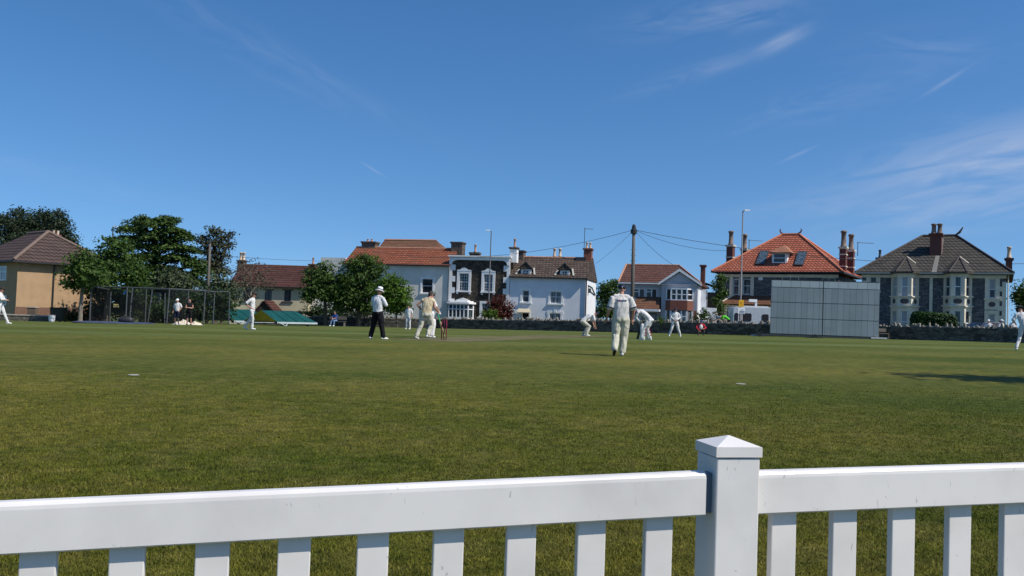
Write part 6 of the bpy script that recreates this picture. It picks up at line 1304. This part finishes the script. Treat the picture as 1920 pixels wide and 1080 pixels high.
def bat(t_, a, b, mat=None, grip=None, label=None, wide=None):
    """blade from a (shoulder) to b (toe), handle continuing above a"""
    a, b = Vector(a), Vector(b); ax = (b-a).normalized(); s_ = (wide or ax.cross(Vector((0,1,0)))).normalized(); f_ = ax.cross(s_); M_ = MB()
    pts = [(-.054,-.010),(.054,-.010),(.054,.010),(0,.030),(-.054,.010)]; V = []
    for p in (a, a.lerp(b,.12), b): 
        k = .6 if p is a else 1
        V += [p+s_*x*k+f_*y for x,y in pts]
    M_.add(V, [(i*5+k,i*5+(k+1)%5,i*5+5+(k+1)%5,i*5+5+k) for i in range(2) for k in range(5)]+[(4,3,2,1,0),(10,11,12,13,14)])
    W_ = t_.matrix_basis; o_ = thing('cricket_bat', label, 'bat', W_.to_translation() if False else t_.location, t_.rotation_euler.z); o_.scale = t_.scale
    M_.build('blade', mat or plain('willow', (.52,.38,.20), .5, nscale=3, stretch=(4,4,.5)), o_); MB().tube([a-ax*.29, a+ax*.01],[.018,.018],8).build('handle', grip or plain('green grip', (.03,.40,.10), .6), o_)
bpy.context.view_layer.update()

# fielder nearest the viewer, seen from behind, strolling away
t_,J,body,sh_ = person('fielder in navy cap seen from behind walking, nearest of all the players', 1162, 21.3, -3, dict(
    chest=(0,.03,1.32), neck=(0,.03,1.50), head=(.01,.07,1.665), shL=(-.205,.0,1.45), shR=(.205,.02,1.45), elL=(-.285,-.03,1.16), wrL=(-.345,.08,.93), elR=(.315,-.02,1.17), wrR=(.30,.10,.93),
    hpL=(-.10,0,.92), knL=(-.12,-.02,.50), anL=(-.15,-.30,.17), ftL=(-.05,.85,-.55), knR=(.10,.10,.50), anR=(.06,.05,.09)), 1.0, cloth('worn cricket shirt', (.55,.53,.50)), 'short', ccream, shoe_b, 'cap', bulk=1.22, vox=.009, leg=1.32, trim=navy, shoesR=shoe_w)
m = MB(); x = -.125
for w_ in (.018,.022,.016,.024,.018,.022,.020,.016): x += w_+.010
redm = plain('shirt red mark', (.45,.08,.08)); blum = plain('shirt lettering blue', (.16,.18,.32))
back_y = lambda xx, z_: (.03-.122*1.22*math.sqrt(max(.1,1-(xx/.25)**2)))-.004
for k in range(4): MB().box(-.115+.022*k,-.101+.022*k,back_y(-.11+.022*k,1.38)-.004,back_y(-.11+.022*k,1.38)+.03,1.372,1.398).build('lettering', redm if k in (2,3) else blum, sh_)
for k in range(7): MB().box(-.015+.021*k,-.001+.021*k,back_y(-.01+.021*k,1.38)-.004,back_y(-.01+.021*k,1.38)+.03,1.370,1.396).build('lettering', blum, sh_)
h = J['head']; MB().lathe((0,0,0),[(.014,-.004),(.014,.004)],10).build('cap_badge', white_paint, body, loc=h+Vector((0,-.113,.055))).rotation_euler = (rad(90),0,0)
# umpire
person('umpire in wide white hat, white shirt and black trousers seen from behind', 706, 29.8, -28, dict(
    head=(.01,.05,1.665), neck=(0,.01,1.50), elL=(-.29,.06,1.20), wrL=(-.16,.30,1.16), elR=(.30,.08,1.20), wrR=(.14,.30,1.18), knL=(-.17,.02,.50), anL=(-.25,-.02,.09), knR=(.17,.03,.50), anR=(.24,.06,.09), ftL=(-.3,1,0), ftR=(.5,1,0)),
    1.0, cloth('umpire shirt', (.62,.62,.63)), 'long', cblack, shoe_w, 'wide', plain('white hat', (.72,.72,.72), .8), bulk=1.12, leg=1.3, vox=.011)
# bowler in cream jumper
person('bowler in sleeveless cream jumper running in, seen from behind', 797, 31.2, -22, dict(
    pel=(0,-.02,.93), waist=(.01,0,1.07), chest=(.04,.06,1.31), neck=(.06,.09,1.48), head=(.08,.15,1.64), hd=(.2,1,-.2), shL=(-.15,.05,1.43), shR=(.25,.07,1.41), elL=(-.36,-.04,1.25), wrL=(-.27,.16,1.06), elR=(.33,.05,1.14), wrR=(.32,.27,1.06),
    hpL=(-.10,-.02,.91), knL=(-.16,-.06,.49), anL=(-.25,-.20,.10), hpR=(.10,0,.91), knR=(.14,.20,.52), anR=(.10,.0,.16), ftL=(0,1,-.2)), 1.0, cjump, 'none', ccream, shoe_w, None, bulk=1.2, leg=1.25, vox=.011)
t2,J2,b2,_ = person('non striker batter with green gripped bat, half hidden behind the bowler', 806, 33.4, -60, dict(elL=(-.22,.10,1.20), wrL=(-.05,.30,1.02), elR=(.22,.12,1.18), wrR=(.05,.32,1.0), head=(0,.05,1.66), hd=(0,1,-.1)), 1.02, cwhite, 'short', cwhite, shoe_w, 'helmet', plain('grey green helmet', (.10,.11,.10), .4), vox=.012)
pads(t2, J2); bat(t2, (.10,.36,.62), (.20,.52,.05), label='bat with green grip held upright beside the maroon stumps')
MB().tube([J2['wrL']+Vector((.0,.04,.0)),J2['wrL']+Vector((.10,.06,-.12))],[.055,.05],8).build('glove', plain('pad white', (.68,.67,.63)), t2, smooth=True)
# side-on fielder with hands on hips
person('fielder in profile with hands on hips walking left of the yellow ended cover', 471, 40.6, -88, dict(
    elL=(-.30,-.24,1.20), wrL=(-.16,-.02,1.04), elR=(.30,-.24,1.20), wrR=(.17,-.02,1.04), head=(0,.07,1.665), hd=(0,1,-.25), neck=(0,.03,1.5), knL=(-.10,-.08,.50), anL=(-.10,-.34,.13), ftL=(0,1,-.35), knR=(.10,.08,.50), anR=(.10,.05,.09)), 1.0, cwhite, 'short', cwhite, shoe_w, 'cap', plain('dark hair', (.03,.02,.015)), vox=.013, trim=navy)
# left edge fielder
person('fielder with folded arms cut by the left edge of the picture', -2, 41.2, -75, dict(
    elL=(-.22,.12,1.18), wrL=(.08,.24,1.18), elR=(.22,.12,1.18), wrR=(-.08,.26,1.16), head=(0,.07,1.66), hd=(0,1,-.3), knL=(-.1,.18,.51), anL=(-.1,.34,.10), knR=(.1,-.02,.50), anR=(.1,-.30,.14), ftR=(0,1,-.4)), 1.0, cwhite, 'long', cwhite, shoe_w, 'cap', plain('dark hair', (.03,.02,.015)), vox=.014)
# distant fielder facing the viewer, head bowed
person('fielder facing the camera with bowed head between umpire and bowler', 765, 60, 165, dict(head=(0,.09,1.62), hd=(0,.8,-.6), neck=(0,.03,1.49), elL=(-.27,-.03,1.17), wrL=(-.26,.08,.93)), .97, cwhite, 'short', cwhite, shoe_w, None, vox=.015, leg=1.1)
# slip, crouching, facing right
person('slip fielder bending low with hands near the ground, facing right', 1101, 43.8, -80, dict(
    pel=(0,-.26,.74), waist=(0,-.16,.86), chest=(0,.10,1.02), neck=(0,.29,1.10), head=(0,.44,1.14), hd=(0,1,.1), shL=(-.18,.24,1.07), shR=(.18,.24,1.07), elL=(-.22,.30,.78), wrL=(-.12,.38,.52), elR=(.22,.30,.78), wrR=(.12,.38,.52),
    hpL=(-.10,-.26,.72), hpR=(.10,-.26,.72), knL=(-.17,.06,.48), knR=(.17,.06,.48), anL=(-.22,-.16,.09), anR=(.22,-.10,.09)), 1.0, cwhite, 'short', ccream, shoe_w, 'cap', vox=.014, leg=1.15)
# batter at the far end
t3,J3,b3,_ = person('batter crouching over his bat with maroon striped pads behind the nearest fielder', 1211, 36.6, 75, dict(
    pel=(0,-.16,.90), waist=(0,-.06,1.02), chest=(0,.20,1.22), neck=(0,.40,1.27), head=(0,.52,1.22), hd=(0,1,-.3), shL=(-.18,.34,1.24), shR=(.18,.34,1.22), elL=(-.15,.46,.98), wrL=(-.06,.26,.80), elR=(.18,.42,.96), wrR=(.0,.28,.72),
    hpL=(-.10,-.16,.87), hpR=(.10,-.16,.87), knL=(-.14,.10,.50), knR=(.14,-.02,.50), anL=(-.16,.10,.09), anR=(.18,-.16,.09)), .98, cwhite, 'long', cwhite, shoe_w, 'helmet', navy, vox=.012, leg=1.2)
pads(t3, J3, 'LR', strapm=plain('maroon strap', (.32,.03,.06))); bat(t3, (-.06,.24,.58), (-.10,.36,.03), plain('dark bat back', (.03,.03,.03)), wide=Vector((.3,1,.1)), label='dark backed bat resting by the crouching batter')
# facing fielder, feet apart
person('fielder facing the camera with feet wide apart and hands joined at waist', 1265, 51.4, 172, dict(
    elL=(-.28,.02,1.20), wrL=(-.10,.24,1.04), elR=(.28,.02,1.20), wrR=(.08,.24,1.05), head=(0,.04,1.66), knL=(-.20,.05,.50), anL=(-.34,.0,.09), knR=(.20,.05,.50), anR=(.33,.0,.09)), .97, cwhite, 'long', cwhite, shoe_w, 'cap', vox=.014, leg=1.1)
# squatting helper
redj = cloth('red jacket', (.45,.03,.05))
t4,J4,b4,s4 = person('helper squatting by the wall in red and white top and blue cap', 1313, 63, 178, dict(
    pel=(0,-.10,.30), waist=(0,-.04,.42), chest=(0,.06,.66), neck=(0,.14,.84), head=(0,.20,.99), shL=(-.20,.10,.79), shR=(.20,.10,.79), elL=(-.34,.26,.56), wrL=(-.16,.46,.50), elR=(.34,.26,.56), wrR=(.16,.46,.34),
    hpL=(-.10,-.10,.28), hpR=(.10,-.10,.28), knL=(-.24,.30,.46), knR=(.24,.30,.46), anL=(-.20,.08,.09), anR=(.20,.08,.09)), 1.0, cloth('red jacket', (.45,.03,.05)), 'long', cloth('grey bottoms', (.10,.09,.10)), shoe_b, 'cap', plain('blue cap', (.02,.04,.14)), vox=.015, group=None)
Soft().ell((0,.17,.62),(.145,.095,.20)).build('bib', cwhite, s4, .014)
# right-edge fielder
person('fielder at the right edge seen from behind leaning left, one foot lifted', 1918, 33.2, -25, dict(
    pel=(.06,0,.94), chest=(-.02,.10,1.30), neck=(-.06,.16,1.46), head=(-.08,.26,1.58), shL=(-.22,.10,1.40), shR=(.14,.14,1.42), elL=(-.34,.06,1.14), wrL=(-.26,.22,1.06), elR=(.24,.2,1.16), wrR=(.1,.36,1.1),
    hpL=(-.05,0,.92), knL=(-.12,-.02,.50), anL=(-.24,-.22,.10), hpR=(.15,0,.92), knR=(.22,.20,.52), anR=(.24,.2,.09)), 1.0, cwhite, 'short', cwhite, shoe_w, 'wide', plain('dark sun hat', (.03,.03,.035), .8), vox=.012)
# bystanders by the nets
person('bystander in white T-shirt, white cap and dark shorts by the nets', 331, 57.5, 170, dict(elL=(-.26,-.08,1.2), wrL=(-.2,.05,1.0)), .98, cwhite, 'short', cloth('navy shorts', (.015,.02,.05)), shoe_w, 'cap', plain('white hat', (.72,.72,.72)), vox=.015, shorts=True, group='bystanders by the nets')
person('bystander in dark vest with folded arms and dark shorts by the nets', 354, 57.2, 185, dict(elL=(-.24,.08,1.18), wrL=(.08,.22,1.20), elR=(.24,.08,1.18), wrR=(-.08,.24,1.17)), .98, cblack, 'none', cblack, shoe_b, None, vox=.015, shorts=True, group='bystanders by the nets')
# seated spectator and bench
Pb = ground_at(628, 76); o = thing('park_bench','dark bench under the trees with the seated spectator','bench',Pb, rad(-8))
MB().box(-.6,.95,-.20,.25,.42,.46).build('seat', timber, o); MB().box(-.6,.95,.26,.30,.6,.9).build('backrest', timber, o)
for x in (-.5,.85): MB().box(x-.03,x+.03,-.18,.24,0,.418).build('leg', timber, o)
person('spectator in blue top and jeans seated on the bench under the trees', 626, 76, 160, dict(
    pel=(0,-.05,.50), waist=(0,-.04,.63), chest=(0,.02,.86), neck=(0,.04,1.04), head=(0,.08,1.21), shL=(-.18,.03,.99), shR=(.18,.03,.99), elL=(-.22,.12,.76), wrL=(-.08,.34,.68), elR=(.22,.12,.76), wrR=(.08,.34,.68),
    hpL=(-.10,-.04,.50), hpR=(.10,-.04,.50), knL=(-.14,.40,.50), knR=(.14,.40,.50), anL=(-.15,.42,.09), anR=(.17,.46,.09)), 1.0, cloth('blue top', (.03,.07,.25)), 'short', cloth('jeans', (.14,.22,.36)), shoe_w, None, vox=.015, group=None, P=Pb+Vector((0,-.02,0)))
# people beyond the wall
for px, d, f, sc, lab, sh, ht, hm in ((1853,61.5,150,.96,'leftmost of three white hatted spectators behind the wall at right','w','cap',plain('white hat',(.72,.72,.72))),
        (1877,61.3,200,.97,'middle of three white clad spectators behind the wall at right','w','cap',plain('white hat',(.72,.72,.72))),
        (1899,60.8,180,1.0,'rightmost of three white clad spectators behind the wall at right','w','wide',plain('white hat',(.72,.72,.72)))):
    P = ground_at(px, d); person(lab, px, d, f, dict(), sc, cwhite, 'long', cblack, shoe_b, ht, hm, vox=.016, group='spectators behind the wall', P=P, z=-.12)
person('person in pale blue top with grey hair bending behind the wall by the camper', 1346, 76, 110, dict(head=(0,.20,1.52), neck=(0,.14,1.38), chest=(0,.08,1.22), shL=(-.18,.1,1.34), shR=(.18,.1,1.34), wrL=(-.2,.34,1.0), wrR=(.2,.34,1.0)), 1.0, cloth('pale blue top', (.35,.48,.55)), 'short', cblack, shoe_b, 'cap', plain('grey hair', (.30,.28,.25)), vox=.016, group='people behind the wall near the camper', z=.25)
person('person in bright green top bending over behind the wall by the camper', 1362, 75, 80, dict(pel=(0,-.2,.86), waist=(0,-.1,.98), chest=(0,.18,1.14), neck=(0,.38,1.18), head=(0,.52,1.12), hd=(0,1,-.4), shL=(-.18,.3,1.17), shR=(.18,.3,1.15), elL=(-.2,.4,.9), wrL=(-.1,.5,.7), elR=(.2,.4,.9), wrR=(.1,.5,.7), hpL=(-.1,-.2,.84), hpR=(.1,-.2,.84)), 1.0, cloth('bright green top', (.10,.55,.04)), 'short', cblack, shoe_b, 'cap', plain('grey hair', (.30,.28,.25)), vox=.016, group='people behind the wall near the camper', z=.42)
